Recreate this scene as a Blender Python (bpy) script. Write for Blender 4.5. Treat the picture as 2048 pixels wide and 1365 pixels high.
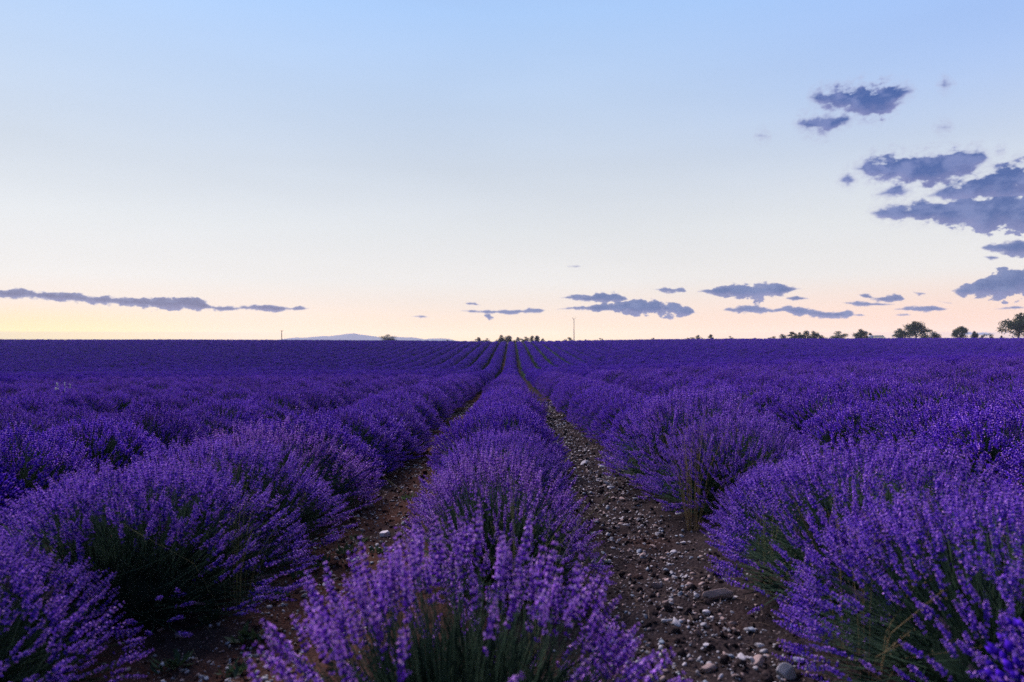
import bpy, math, random
import numpy as np
from mathutils import Matrix, Vector

for o in list(bpy.data.objects):
    bpy.data.objects.remove(o)
S = bpy.context.scene
COL = S.collection
PI = math.pi


def lin(r, g, b):
    f = lambda c: c / 12.92 if c <= 0.04045 else ((c + 0.055) / 1.055) ** 2.4
    return (f(r / 255), f(g / 255), f(b / 255), 1.0)


# ------------------------------------------------------------------ camera
EYE = 1.10
F = 1365.0                       # focal length in pixels of a 2048 px wide picture (24 mm lens)
cam_d = bpy.data.cameras.new('camera')
cam = bpy.data.objects.new('camera', cam_d)
COL.objects.link(cam)
cam.location = (0, 0, EYE)
cam.rotation_euler = (math.radians(90), 0, 0)
cam_d.lens = 24.0
cam_d.sensor_width = 36.0
cam_d.clip_start = 0.05
cam_d.clip_end = 20000
cam_d.dof.use_dof = True
cam_d.dof.focus_distance = 6.5
cam_d.dof.aperture_fstop = 2.5
S.camera = cam

# ------------------------------------------------------------------ view
S.render.engine = 'CYCLES'
S.view_settings.view_transform = 'Standard'
S.view_settings.look = 'None'
S.view_settings.gamma = 1
S.view_settings.use_curve_mapping = False
S.view_settings.exposure = 0.0
cy = S.cycles
cy.max_bounces = 6
cy.diffuse_bounces = 1
cy.glossy_bounces = 2
cy.transmission_bounces = 4
cy.transparent_max_bounces = 8
cy.volume_bounces = 1
cy.use_denoising = False
cy.sample_clamp_indirect = 6

# ------------------------------------------------------------------ world: dusk sky with drifting clouds
HAZE_TOP, HAZE_LEN, HAZE_DENS, HAZE_IN = 62.0, 4900.0, 0.00026, (0.24, 0.26, 0.41)
SUN_AZ = math.radians(-44)       # where the sun went down, left of the view (+Y is ahead)
LAMP_AZ, LAMP_EL = math.radians(-30), math.radians(36)   # direction of the added lamp standing in for the afterglow
W = bpy.data.worlds.new('World')
S.world = W
W.use_nodes = True
W.cycles.sampling_method = 'MANUAL'
W.cycles.sample_map_resolution = 512
nt = W.node_tree
nt.nodes.clear()


def N(tree, typ, **kw):
    n = tree.nodes.new(typ)
    for k, v in kw.items():
        setattr(n, k, v)
    return n


def M(tree, op, a, b=None, c=None, clamp=False):
    n = tree.nodes.new('ShaderNodeMath')
    n.operation = op
    n.use_clamp = clamp
    for i, v in enumerate((a, b, c)):
        if v is None:
            continue
        if isinstance(v, (int, float)):
            n.inputs[i].default_value = v
        else:
            tree.links.new(v, n.inputs[i])
    return n.outputs[0]


def MIX(tree, fac, a, b, blend='MIX'):
    n = tree.nodes.new('ShaderNodeMix')
    n.data_type = 'RGBA'
    n.blend_type = blend
    n.clamp_factor = True
    for i, v in ((0, fac), (6, a), (7, b)):
        if isinstance(v, (int, float, tuple)):
            n.inputs[i].default_value = v
        else:
            tree.links.new(v, n.inputs[i])
    return n.outputs[2]


def SMOOTH(tree, x, lo, hi, to0=0.0, to1=1.0):
    n = tree.nodes.new('ShaderNodeMapRange')
    n.interpolation_type = 'SMOOTHSTEP'
    tree.links.new(x, n.inputs[0])
    for i, v in ((1, lo), (2, hi), (3, to0), (4, to1)):
        n.inputs[i].default_value = v
    return n.outputs[0]


def build_sky():
    t = nt
    L = t.links.new
    tc = N(t, 'ShaderNodeTexCoord')
    sep = N(t, 'ShaderNodeSeparateXYZ')
    L(tc.outputs['Generated'], sep.inputs[0])
    x, y, z = sep.outputs
    az = M(t, 'ARCTAN2', x, y)                                   # 0 straight ahead, positive to the right
    hyp = M(t, 'SQRT', M(t, 'ADD', M(t, 'MULTIPLY', x, x), M(t, 'MULTIPLY', y, y)))
    el = M(t, 'ARCTAN2', z, hyp)                                 # elevation
    ramp = N(t, 'ShaderNodeValToRGB')
    L(M(t, 'DIVIDE', el, PI / 2, clamp=True), ramp.inputs[0])
    stops = [(-0.0, (253, 224, 190)), (0.02, (251, 224, 200)), (0.05, (243, 227, 215)), (0.085, (235, 231, 228)), (0.16, (224, 227, 230)),
             (0.25, (205, 215, 228)), (0.35, (190, 210, 237)), (0.48, (171, 204, 248)), (0.75, (132, 168, 234)), (1.2, (84, 118, 194)),
             (8.0, (46, 70, 136))]
    cr = ramp.color_ramp
    while len(cr.elements) < len(stops):
        cr.elements.new(0.5)
    for e, (tan_e, c) in zip(cr.elements, stops):
        e.position = math.atan(tan_e) / (PI / 2)
        e.color = lin(*c)
    base = ramp.outputs[0]
    # warm glow above the place where the sun set; pinker away from it
    near_sun = M(t, 'COSINE', M(t, 'SUBTRACT', az, SUN_AZ))
    glow = M(t, 'MULTIPLY', SMOOTH(t, near_sun, 0.92, 1.0), SMOOTH(t, el, 0.0, 0.055, 1.0, 0.0))
    base = MIX(t, M(t, 'MULTIPLY', glow, 0.9), base, lin(254, 229, 164))
    pink = M(t, 'MULTIPLY', SMOOTH(t, near_sun, 0.75, 0.2), SMOOTH(t, el, 0.02, 0.10, 1.0, 0.0))
    base = MIX(t, M(t, 'MULTIPLY', pink, 0.75), base, lin(246, 210, 196))
    deep = M(t, 'MULTIPLY', SMOOTH(t, near_sun, 0.7, 0.1), SMOOTH(t, el, 0.16, 0.40))
    base = MIX(t, M(t, 'MULTIPLY', deep, 0.5), base, lin(142, 180, 248))
    # the half of the sky away from the sunset is darker and bluer
    anti = SMOOTH(t, near_sun, 0.05, -0.95)
    base = MIX(t, anti, base, MIX(t, SMOOTH(t, el, 0.0, 0.9), lin(70, 66, 90), lin(40, 56, 104)))
    lift = M(t, 'MULTIPLY_ADD', M(t, 'MULTIPLY', SMOOTH(t, near_sun, 0.74, 1.0), SMOOTH(t, el, 0.0, 0.12)), 0.05, 1.0)
    lv = N(t, 'ShaderNodeVectorMath', operation='SCALE'); L(base, lv.inputs[0]); L(lift, lv.inputs['Scale'])
    base = lv.outputs[0]
    # faint wide mottling so that the air is not perfectly even
    nz = N(t, 'ShaderNodeTexNoise')
    nz.inputs['Scale'].default_value = 3.0
    nz.inputs['Detail'].default_value = 3
    mp = N(t, 'ShaderNodeMapping')
    mp.inputs['Scale'].default_value = (1, 1, 5)
    L(tc.outputs['Generated'], mp.inputs[0])
    L(mp.outputs[0], nz.inputs['Vector'])
    base = MIX(t, 1.0, base, MIX(t, nz.outputs[0], (0.95, 0.95, 0.95, 1), (1.04, 1.04, 1.04, 1)), 'MULTIPLY')

    # ---- clouds: (x, top, bottom) outlines on the sky in degrees-like units (pixels of a 24 mm picture)
    clouds = [
        [(1588, 245, 250), (1600, 236, 258), (1635, 234, 268), (1660, 232, 262), (1690, 224, 252), (1706, 236, 240)],
        [(1616, 192, 198), (1640, 180, 212), (1680, 175, 222), (1710, 176, 228), (1740, 169, 238), (1770, 167, 233), (1792, 170, 212), (1815, 174, 190), (1832, 180, 184)],
        [(1876, 168, 172), (1890, 162, 180), (1908, 164, 172)],
        [(1675, 360, 366), (1695, 344, 372), (1715, 352, 368)],
        [(1706, 335, 340), (1740, 316, 360), (1760, 318, 362), (1790, 314, 368), (1830, 308, 366), (1860, 310, 374), (1890, 310, 366), (1915, 298, 357), (1940, 303, 352), (1962, 297, 330), (1980, 312, 322)],
        [(1988, 305, 308), (2000, 296, 304), (2012, 298, 300)],
        [(1745, 390, 392), (1770, 378, 394), (1800, 369, 395), (1830, 376, 388)],
        [(1735, 425, 428), (1780, 411, 440), (1830, 404, 445), (1880, 400, 444), (1920, 396, 456), (1950, 390, 463), (2000, 386, 468), (2050, 383, 474), (2110, 380, 476), (2200, 400, 460), (2260, 425, 435)],
        [(1850, 390, 397), (1900, 366, 402), (1950, 348, 402), (2000, 338, 402), (2048, 324, 402), (2110, 318, 402), (2190, 340, 395), (2250, 370, 380)],
        [(1955, 495, 498), (1980, 487, 502), (2010, 482, 508), (2050, 479, 512), (2110, 478, 513), (2180, 490, 508), (2220, 498, 502)],
        [(1965, 512, 514), (1985, 511, 521), (2005, 514, 516)],
        [(1898, 580, 584), (1930, 571, 594), (1960, 557, 596), (1990, 547, 598), (2020, 538, 599), (2050, 530, 600), (2110, 522, 600), (2190, 545, 600), (2250, 580, 596)],
        [(1303, 578, 580), (1330, 574, 584), (1365, 576, 585), (1378, 583, 585)],
        [(1386, 582, 586), (1420, 577, 588), (1455, 569, 594), (1480, 565, 598), (1510, 568, 600), (1540, 566, 594), (1570, 571, 590), (1608, 575, 578)],
        [(1565, 596, 598), (1590, 592, 601), (1625, 596, 599)],
        [(1116, 594, 597), (1150, 589, 600), (1180, 594, 603), (1205, 585, 606), (1240, 586, 606), (1262, 597, 603)],
        [(1105, 618, 621), (1145, 613, 619), (1190, 609, 624), (1250, 600, 630), (1300, 602, 631), (1340, 604, 632), (1370, 611, 633), (1400, 625, 631)],
        [(913, 620, 622), (960, 620, 626), (1010, 621, 628), (1050, 619, 627), (1085, 617, 623), (1096, 620, 622)],
        [(926, 606, 608), (950, 605, 610), (970, 611, 614)],
        [(963, 628, 632), (978, 628, 638), (992, 635, 638)],
        [(1440, 619, 622), (1475, 611, 626), (1510, 612, 626), (1540, 619, 625), (1570, 612, 623), (1600, 614, 632), (1650, 623, 635), (1700, 623, 636), (1737, 628, 633)],
        [(1715, 588, 590), (1740, 588, 602), (1770, 594, 604), (1800, 587, 603), (1812, 596, 602)],
        [(1822, 582, 585), (1840, 582, 592), (1858, 585, 590)],
        [(1672, 603, 606), (1720, 603, 612), (1760, 606, 612), (1797, 607, 610)],
        [(1783, 617, 620), (1830, 614, 623), (1870, 613, 622), (1904, 616, 620)],
        [(1785, 629, 632), (1805, 626, 634), (1832, 627, 632)],
        [(1868, 600, 602), (1900, 604, 609), (1912, 606, 608)],
        [(1975, 617, 620), (2030, 612, 619), (2062, 613, 618)],
        [(1898, 666, 669), (1935, 663, 670), (1970, 666, 671), (2002, 666, 669)],
        [(-160, 588, 594), (-60, 575, 600), (0, 577, 597), (60, 581, 597), (130, 586, 601), (200, 593, 607), (260, 595, 613), (330, 598, 618), (365, 593, 619), (400, 600, 620), (422, 610, 621), (462, 614, 621), (475, 614, 620), (500, 610, 619), (530, 608, 620), (550, 612, 621), (572, 615, 620), (582, 615, 620), (597, 613, 620), (627, 615, 619)],
        [(808, 632, 634), (840, 631, 635), (867, 633, 635)],
        [(1128, 531, 534), (1148, 530, 535), (1168, 532, 534)],
        [(1510, 270, 273), (1525, 267, 276), (1540, 272, 275)],
        [(1868, 254, 256), (1890, 251, 257), (1905, 253, 256)],
    ]
    A0, A1 = -0.86, 0.86                                         # azimuth range of the outlines
    V0 = 0.5
    layers = []
    for c in sorted(clouds, key=lambda c: c[0][0]):
        for lay in layers:
            if lay[-1][-1][0] + 150 < c[0][0]:
                lay.append(c)
                break
        else:
            layers.append([c])
    # billow noise shared by all layers
    cmb = N(t, 'ShaderNodeCombineXYZ')
    L(M(t, 'MULTIPLY', az, 0.62), cmb.inputs[0])
    L(el, cmb.inputs[1])
    cmb.inputs[2].default_value = 0.37
    n1 = N(t, 'ShaderNodeTexNoise')
    n1.inputs['Scale'].default_value = 84
    n1.inputs['Detail'].default_value = 6
    n1.inputs['Roughness'].default_value = 0.55
    L(cmb.outputs[0], n1.inputs['Vector'])
    n2 = N(t, 'ShaderNodeTexNoise')
    n2.inputs['Scale'].default_value = 34
    n2.inputs['Detail'].default_value = 5
    n2.inputs['Roughness'].default_value = 0.55
    n2.noise_dimensions = '3D'
    cm2 = N(t, 'ShaderNodeCombineXYZ')
    L(M(t, 'MULTIPLY', az, 0.7), cm2.inputs[0])
    L(el, cm2.inputs[1])
    cm2.inputs[2].default_value = 4.1
    L(cm2.outputs[0], n2.inputs['Vector'])
    n3 = N(t, 'ShaderNodeTexNoise')
    n3.inputs['Scale'].default_value = 230
    n3.inputs['Detail'].default_value = 5
    n3.inputs['Roughness'].default_value = 0.55
    L(cmb.outputs[0], n3.inputs['Vector'])
    bill = M(t, 'ADD', M(t, 'SUBTRACT', n1.outputs[0], 0.5), M(t, 'MULTIPLY', M(t, 'SUBTRACT', n3.outputs[0], 0.5), 0.16))
    # the same billows a little toward the glow: their difference paints lit and shaded sides into the cloud colour
    n4 = N(t, 'ShaderNodeTexNoise')
    n4.inputs['Scale'].default_value = 84
    n4.inputs['Detail'].default_value = 5
    n4.inputs['Roughness'].default_value = 0.6
    off = N(t, 'ShaderNodeVectorMath', operation='ADD')
    L(cmb.outputs[0], off.inputs[0]); off.inputs[1].default_value = (-0.004, -0.0035, 0)
    L(off.outputs[0], n4.inputs['Vector'])
    relief_shade = M(t, 'SUBTRACT', n1.outputs[0], n4.outputs[0])
    uu = M(t, 'DIVIDE', M(t, 'SUBTRACT', az, A0), A1 - A0, clamp=True)
    depth = None
    for lay in layers:
        pc, pt = [], []
        for c in lay:
            pts = []
            for (px, yt, yb) in c:
                a = math.atan((px - 1024) / F)
                ca = math.cos(a)
                e1 = math.atan((682 - yt) / F * ca)
                e0 = math.atan((682 - yb) / F * ca)
                pts.append(((a - A0) / (A1 - A0), (e0 + e1) / 2, max(0.0008, (e1 - e0) / 2)))
            pts[0] = pts[0][:2] + (-0.0012,)
            pts[-1] = pts[-1][:2] + (-0.0012,)
            d = 0.0065
            pc += [(pts[0][0] - 3 * d, pts[0][1])] + [(p[0], p[1]) for p in pts] + [(pts[-1][0] + 3 * d, pts[-1][1])]
            pt += [(pts[0][0] - d, -0.03)] + [(p[0], p[2]) for p in pts] + [(pts[-1][0] + d, -0.03)]
        outs = []
        for pts, lo, hi in ((pc, 0.0, V0), (pt, -0.03, 0.04)):
            fc = N(t, 'ShaderNodeFloatCurve')
            L(uu, fc.inputs['Value'])
            cv = fc.mapping.curves[0]
            fc.mapping.use_clip = True
            q = [(min(1, max(0, a)), (b - lo) / (hi - lo)) for a, b in pts]
            cv.points[0].location = (0, q[0][1])
            cv.points[1].location = (1, q[-1][1])
            for a, b in q:
                cv.points.new(min(0.9999, max(0.0001, a)), b)
            for p in cv.points:
                p.handle_type = 'VECTOR'
            fc.mapping.update()
            outs.append(M(t, 'MULTIPLY_ADD', fc.outputs[0], hi - lo, lo))
        c_, t_ = outs
        dist = M(t, 'SUBTRACT', t_, M(t, 'ABSOLUTE', M(t, 'SUBTRACT', el, c_)))
        amp = M(t, 'MULTIPLY_ADD', M(t, 'MAXIMUM', t_, 0.0), 2.6, 0.0066)
        dd = M(t, 'MULTIPLY_ADD', bill, amp, dist)
        # thin streaks are half transparent
        rel = M(t, 'DIVIDE', M(t, 'SUBTRACT', el, c_), M(t, 'MAXIMUM', t_, 0.002))
        if depth is None:
            depth, side = dd, rel
        else:
            pick = M(t, 'GREATER_THAN', dd, depth)
            side = M(t, 'ADD', M(t, 'MULTIPLY', rel, pick), M(t, 'MULTIPLY', side, M(t, 'SUBTRACT', 1.0, pick)))
            depth = M(t, 'MAXIMUM', depth, dd)
    soft = N(t, 'ShaderNodeMapRange')
    soft.interpolation_type = 'SMOOTHSTEP'
    L(depth, soft.inputs[0])
    L(SMOOTH(t, el, 0.06, 0.25, -0.0013, -0.0060), soft.inputs[1])
    L(SMOOTH(t, el, 0.06, 0.25, 0.0013, 0.0066), soft.inputs[2])
    mask = soft.outputs[0]
    core = SMOOTH(t, depth, -0.002, 0.006)
    shade = SMOOTH(t, M(t, 'ADD', n2.outputs[0], M(t, 'MULTIPLY', relief_shade, -0.45)), 0.34, 0.62)
    lowc = MIX(t, shade, lin(104, 122, 172), lin(76, 100, 156))
    highc = MIX(t, shade, lin(112, 126, 182), lin(58, 88, 156))
    edge = MIX(t, SMOOTH(t, el, 0.06, 0.25), lin(132, 138, 178), lin(152, 164, 208))
    cc = MIX(t, SMOOTH(t, el, 0.05, 0.22), lowc, highc)
    leftwarm = SMOOTH(t, az, 0.1, -0.45)
    cc = MIX(t, M(t, 'MULTIPLY', leftwarm, 0.7), cc, lin(108, 106, 142))
    cc = MIX(t, M(t, 'MULTIPLY', SMOOTH(t, M(t, 'ADD', side, M(t, 'MULTIPLY', bill, 1.5)), 0.1, -0.9), 0.40), cc, lin(156, 150, 194))
    cc = MIX(t, core, edge, cc)
    wisp = M(t, 'MULTIPLY', SMOOTH(t, depth, -0.016, 0.001), M(t, 'MULTIPLY', SMOOTH(t, el, 0.10, 0.20), 0.38))
    wisp = M(t, 'MULTIPLY', wisp, SMOOTH(t, n3.outputs[0], 0.30, 0.65))
    cc = MIX(t, mask, lin(178, 176, 206), cc)
    mask = M(t, 'MAXIMUM', mask, wisp)
    front = M(t, 'GREATER_THAN', y, 0.05)
    up = M(t, 'GREATER_THAN', el, 0.0)
    mask = M(t, 'MULTIPLY', M(t, 'MULTIPLY', mask, front), M(t, 'MULTIPLY', up, 0.93))
    col = MIX(t, mask, base, cc)
    # light the low haze takes away and gives back, so that the sky seen through it keeps its evening colour
    path = M(t, 'MINIMUM', M(t, 'DIVIDE', HAZE_TOP - EYE, M(t, 'MAXIMUM', M(t, 'TANGENT', el), 0.002)), HAZE_LEN)
    path = M(t, 'MULTIPLY', path, SMOOTH(t, y, -0.1, 0.35))
    T = M(t, 'EXPONENT', M(t, 'MULTIPLY', path, -HAZE_DENS))
    ins = N(t, 'ShaderNodeVectorMath', operation='MULTIPLY')
    cT = N(t, 'ShaderNodeCombineXYZ')
    for k in range(3):
        L(M(t, 'SUBTRACT', 1.0, T), cT.inputs[k])
    L(cT.outputs[0], ins.inputs[0]); ins.inputs[1].default_value = HAZE_IN
    sb = N(t, 'ShaderNodeVectorMath', operation='SUBTRACT'); L(col, sb.inputs[0]); L(ins.outputs[0], sb.inputs[1])
    dv = N(t, 'ShaderNodeVectorMath', operation='SCALE'); L(sb.outputs[0], dv.inputs[0]); L(M(t, 'DIVIDE', 1.0, T), dv.inputs['Scale'])
    col = dv.outputs[0]
    # below the horizon: dull earth
    col = MIX(t, SMOOTH(t, el, -0.06, -0.2), col, lin(92, 84, 96))
    sky = N(t, 'ShaderNodeTexSky')
    sky.sky_type = 'NISHITA'
    sky.sun_disc = False
    sky.sun_elevation = LAMP_EL
    sky.sun_rotation = LAMP_AZ
    sky.altitude = 600
    bg1 = N(t, 'ShaderNodeBackground')
    bg1.inputs[1].default_value = 1.0
    L(col, bg1.inputs[0])
    bg2 = N(t, 'ShaderNodeBackground')
    bg2.inputs[1].default_value = 0.002
    L(sky.outputs[0], bg2.inputs[0])
    add = N(t, 'ShaderNodeAddShader')
    L(bg1.outputs[0], add.inputs[0])
    L(bg2.outputs[0], add.inputs[1])
    out = N(t, 'ShaderNodeOutputWorld')
    L(add.outputs[0], out.inputs['Surface'])


build_sky()

afterglow_lamp_d = bpy.data.lights.new('sun', 'SUN')  # soft lamp added in place of the afterglow, the sun itself has set
afterglow_lamp_d.energy = 5.0
afterglow_lamp_d.angle = math.radians(22)
afterglow_lamp_d.color = (1.0, 0.84, 0.95)
sun = bpy.data.objects.new('sun', afterglow_lamp_d)
COL.objects.link(sun)
sdir = Vector((math.sin(LAMP_AZ) * math.cos(LAMP_EL), math.cos(LAMP_AZ) * math.cos(LAMP_EL), math.sin(LAMP_EL)))
sun.rotation_euler = sdir.to_track_quat('Z', 'Y').to_euler()


# ------------------------------------------------------------------ helpers
def tag(o, label=None, cat=None, group=None, kind=None):
    if label: o['label'] = label
    if cat: o['category'] = cat
    if group: o['group'] = group
    if kind: o['kind'] = kind
    return o


def obj(name, me, parent=None):
    o = bpy.data.objects.new(name, me)
    COL.objects.link(o)
    if parent is not None:
        o.parent = parent
    return o


def empty(name, loc=(0, 0, 0), rz=0.0):
    o = bpy.data.objects.new(name, None)
    o.empty_display_size = 0.1
    o.location = loc
    o.rotation_euler = (0, 0, rz)
    COL.objects.link(o)
    return o


def tri_mesh(name, V, T, mats, MI=None, smooth=False):
    V = np.ascontiguousarray(V, dtype=np.float32)
    T = np.ascontiguousarray(T, dtype=np.int32)
    me = bpy.data.meshes.new(name)
    me.vertices.add(len(V))
    me.vertices.foreach_set('co', V.ravel())
    k = T.shape[1]
    me.loops.add(T.size)
    me.loops.foreach_set('vertex_index', T.ravel())
    me.polygons.add(len(T))
    me.polygons.foreach_set('loop_start', np.arange(0, T.size, k, dtype=np.int32))
    for m in mats:
        me.materials.append(m)
    if MI is not None:
        me.polygons.foreach_set('material_index', np.ascontiguousarray(MI, dtype=np.int32))
    if smooth:
        me.polygons.foreach_set('use_smooth', np.ones(len(T), dtype=bool))
    me.update(calc_edges=True)
    me.validate()
    return me


class Acc:
    """collects triangles"""
    def __init__(s):
        s.V, s.T, s.M, s.n = [], [], [], 0

    def add(s, V, T, mi=0):
        V = np.asarray(V, float).reshape(-1, 3)
        T = np.asarray(T, int).reshape(-1, 3)
        s.V.append(V)
        s.T.append(T + s.n)
        s.M.append(np.full(len(T), mi) if np.isscalar(mi) else np.asarray(mi))
        s.n += len(V)

    def many(s, tv, tt, tm, R, t, sc):
        """copies of one template: R (n,3,3), t (n,3), sc (n,) or (n,3)"""
        n = len(t)
        if n == 0:
            return
        sc = np.asarray(sc, float)
        if sc.ndim == 1:
            sc = sc[:, None]
        P = np.einsum('nij,nvj->nvi', R, tv[None] * sc[:, None, :]) + t[:, None, :]
        T = tt[None] + (np.arange(n) * len(tv))[:, None, None]
        s.add(P.reshape(-1, 3), T.reshape(-1, 3), np.tile(tm, n))

    def arr(s):
        return np.concatenate(s.V), np.concatenate(s.T), np.concatenate(s.M)

    def mesh(s, name, mats, smooth=False):
        V, T, MI = s.arr()
        return tri_mesh(name, V, T, mats, MI, smooth)


def frames(D, roll):
    """rotation matrices whose third column is D"""
    D = D / np.linalg.norm(D, axis=1, keepdims=True)
    h = np.where(np.abs(D[:, 2:3]) < 0.95, np.array([[0, 0, 1.0]]), np.array([[1.0, 0, 0]]))
    X = np.cross(h, D)
    X /= np.linalg.norm(X, axis=1, keepdims=True)
    Y = np.cross(D, X)
    c, s = np.cos(roll)[:, None], np.sin(roll)[:, None]
    X2 = X * c + Y * s
    Y2 = np.cross(D, X2)
    return np.stack([X2, Y2, D], axis=2)


def tubes(acc, P, Rr, sides, mi):
    """P (n,k,3) polylines, Rr (k,) or (n,k) radii -> tube per line"""
    n, k, _ = P.shape
    Rr = np.broadcast_to(np.asarray(Rr, float), (n, k))
    D = np.gradient(P, axis=1)
    Fm = frames(D.reshape(-1, 3), np.zeros(n * k)).reshape(n, k, 3, 3)
    a = np.arange(sides) / sides * 2 * PI
    ring = np.stack([np.cos(a), np.sin(a)], 1)
    V = P[:, :, None, :] + Rr[:, :, None, None] * (Fm[:, :, None, :, 0] * ring[None, None, :, 0:1] + Fm[:, :, None, :, 1] * ring[None, None, :, 1:2])
    tri = []
    for j in range(k - 1):
        for i in range(sides):
            i2 = (i + 1) % sides
            a0, b0, a1, b1 = j * sides + i, j * sides + i2, (j + 1) * sides + i, (j + 1) * sides + i2
            tri += [(a0, b0, b1), (a0, b1, a1)]
    tri = np.array(tri)
    T = tri[None] + (np.arange(n) * k * sides)[:, None, None]
    acc.add(V.reshape(-1, 3), T.reshape(-1, 3), mi)


def hashn(ix, iy, seed):
    h = (ix.astype(np.int64) * 374761393 + iy.astype(np.int64) * 668265263 + seed * 1442695041) & 0xFFFFFFFF
    h = ((h ^ (h >> 13)) * 1274126177) & 0xFFFFFFFF
    return ((h ^ (h >> 16)) & 0xFFFF) / 65535.0


def vnoise(x, y, seed=0):
    ix, iy = np.floor(x), np.floor(y)
    fx, fy = x - ix, y - iy
    fx = fx * fx * (3 - 2 * fx)
    fy = fy * fy * (3 - 2 * fy)
    a = hashn(ix, iy, seed); b = hashn(ix + 1, iy, seed)
    c = hashn(ix, iy + 1, seed); d = hashn(ix + 1, iy + 1, seed)
    return (a * (1 - fx) + b * fx) * (1 - fy) + (c * (1 - fx) + d * fx) * fy - 0.5


# ------------------------------------------------------------------ materials
def mat(name):
    m = bpy.data.materials.new(name)
    m.use_nodes = True
    m.node_tree.nodes.clear()
    return m, m.node_tree


def leafy(name, c0, c1, rough=0.6, trans=0.25, spec=0.25, objvar=0.25):
    """thin plant tissue: colour varies from piece to piece and a little from plant to plant; some light passes through"""
    m, t = mat(name)
    L = t.links.new
    g = N(t, 'ShaderNodeNewGeometry')
    oi = N(t, 'ShaderNodeObjectInfo')
    col = MIX(t, g.outputs['Random Per Island'], c0, c1)
    v = M(t, 'MULTIPLY_ADD', oi.outputs['Random'], objvar, 1 - objvar / 2)
    hv = N(t, 'ShaderNodeHueSaturation')
    L(col, hv.inputs['Color'])
    L(v, hv.inputs['Value'])
    p = N(t, 'ShaderNodeBsdfPrincipled')
    p.inputs['Roughness'].default_value = rough
    p.inputs['Specular IOR Level'].default_value = spec
    L(hv.outputs[0], p.inputs['Base Color'])
    out = N(t, 'ShaderNodeOutputMaterial')
    if trans > 0:
        tr = N(t, 'ShaderNodeBsdfTranslucent')
        L(hv.outputs[0], tr.inputs[0])
        mx = N(t, 'ShaderNodeMixShader')
        mx.inputs[0].default_value = trans
        L(p.outputs[0], mx.inputs[1])
        L(tr.outputs[0], mx.inputs[2])
        L(mx.outputs[0], out.inputs[0])
    else:
        L(p.outputs[0], out.inputs[0])
    return m


def plain(name, c, rough=0.6, noise=0.25, scale=6.0, metal=0.0, bump=0.0, objvar=0.0):
    m, t = mat(name)
    L = t.links.new
    tc = N(t, 'ShaderNodeTexCoord')
    n = N(t, 'ShaderNodeTexNoise')
    n.inputs['Scale'].default_value = scale
    n.inputs['Detail'].default_value = 6
    L(tc.outputs['Object'], n.inputs['Vector'])
    a = tuple(x * (1 - noise) for x in c[:3]) + (1,)
    b = tuple(min(1, x * (1 + noise)) for x in c[:3]) + (1,)
    col = MIX(t, n.outputs[0], a, b)
    if objvar:
        oi = N(t, 'ShaderNodeObjectInfo')
        hv = N(t, 'ShaderNodeHueSaturation')
        L(col, hv.inputs['Color'])
        L(M(t, 'MULTIPLY_ADD', oi.outputs['Random'], objvar, 1 - objvar / 2), hv.inputs['Value'])
        col = hv.outputs[0]
    p = N(t, 'ShaderNodeBsdfPrincipled')
    p.inputs['Roughness'].default_value = rough
    p.inputs['Metallic'].default_value = metal
    L(col, p.inputs['Base Color'])
    if bump:
        bp = N(t, 'ShaderNodeBump')
        bp.inputs['Strength'].default_value = bump
        bp.inputs['Distance'].default_value = 0.01
        L(n.outputs[0], bp.inputs['Height'])
        L(bp.outputs[0], p.inputs['Normal'])
    out = N(t, 'ShaderNodeOutputMaterial')
    L(p.outputs[0], out.inputs[0])
    return m


CALYX = leafy('lavender_calyx', (0.020, 0.005, 0.20, 1), (0.110, 0.024, 0.64, 1), 0.8, 0.06, 0.02)
PETAL = leafy('lavender_petal', (0.36, 0.11, 0.96, 1), (0.80, 0.42, 1.0, 1), 0.6, 0.15, 0.12)
CALYX_LILAC = leafy('lilac_calyx', (0.060, 0.010, 0.25, 1), (0.21, 0.042, 0.66, 1), 0.8, 0.08, 0.02)
PETAL_LILAC = leafy('lilac_petal', (0.54, 0.17, 0.96, 1), (0.92, 0.56, 1.0, 1), 0.6, 0.18, 0.12)
FADED = leafy('faded_flower', (0.070, 0.045, 0.075, 1), (0.17, 0.12, 0.15, 1), 0.8, 0.05, 0.05)
STEM = leafy('lavender_stem', (0.040, 0.085, 0.052, 1), (0.115, 0.185, 0.10, 1), 0.7, 0.12, 0.05)
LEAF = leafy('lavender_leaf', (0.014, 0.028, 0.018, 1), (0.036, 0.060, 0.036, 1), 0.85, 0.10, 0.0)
STRAW = leafy('dry_straw', (0.26, 0.19, 0.09, 1), (0.42, 0.32, 0.16, 1), 0.7, 0.3, 0.15)
STRAWGREEN = leafy('pale_green_weed', (0.20, 0.22, 0.08, 1), (0.34, 0.34, 0.15, 1), 0.7, 0.3, 0.15)
WEED = leafy('path_weed', (0.035, 0.07, 0.03, 1), (0.07, 0.12, 0.045, 1), 0.6, 0.25, 0.2)
WHITEPETAL = leafy('white_petal', (0.7, 0.7, 0.72, 1), (0.82, 0.82, 0.82, 1), 0.6, 0.3, 0.2)
TREELEAF = leafy('tree_leaf', (0.025, 0.045, 0.018, 1), (0.06, 0.085, 0.03, 1), 0.6, 0.25, 0.2)
TREELEAF2 = leafy('backlit_tree_leaf', (0.07, 0.045, 0.018, 1), (0.12, 0.085, 0.03, 1), 0.6, 0.3, 0.2)  # reddish brown of the backlight put into the leaf colour
BARK = plain('bark', (0.07, 0.05, 0.035), 0.9, 0.4, 3)
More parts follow.
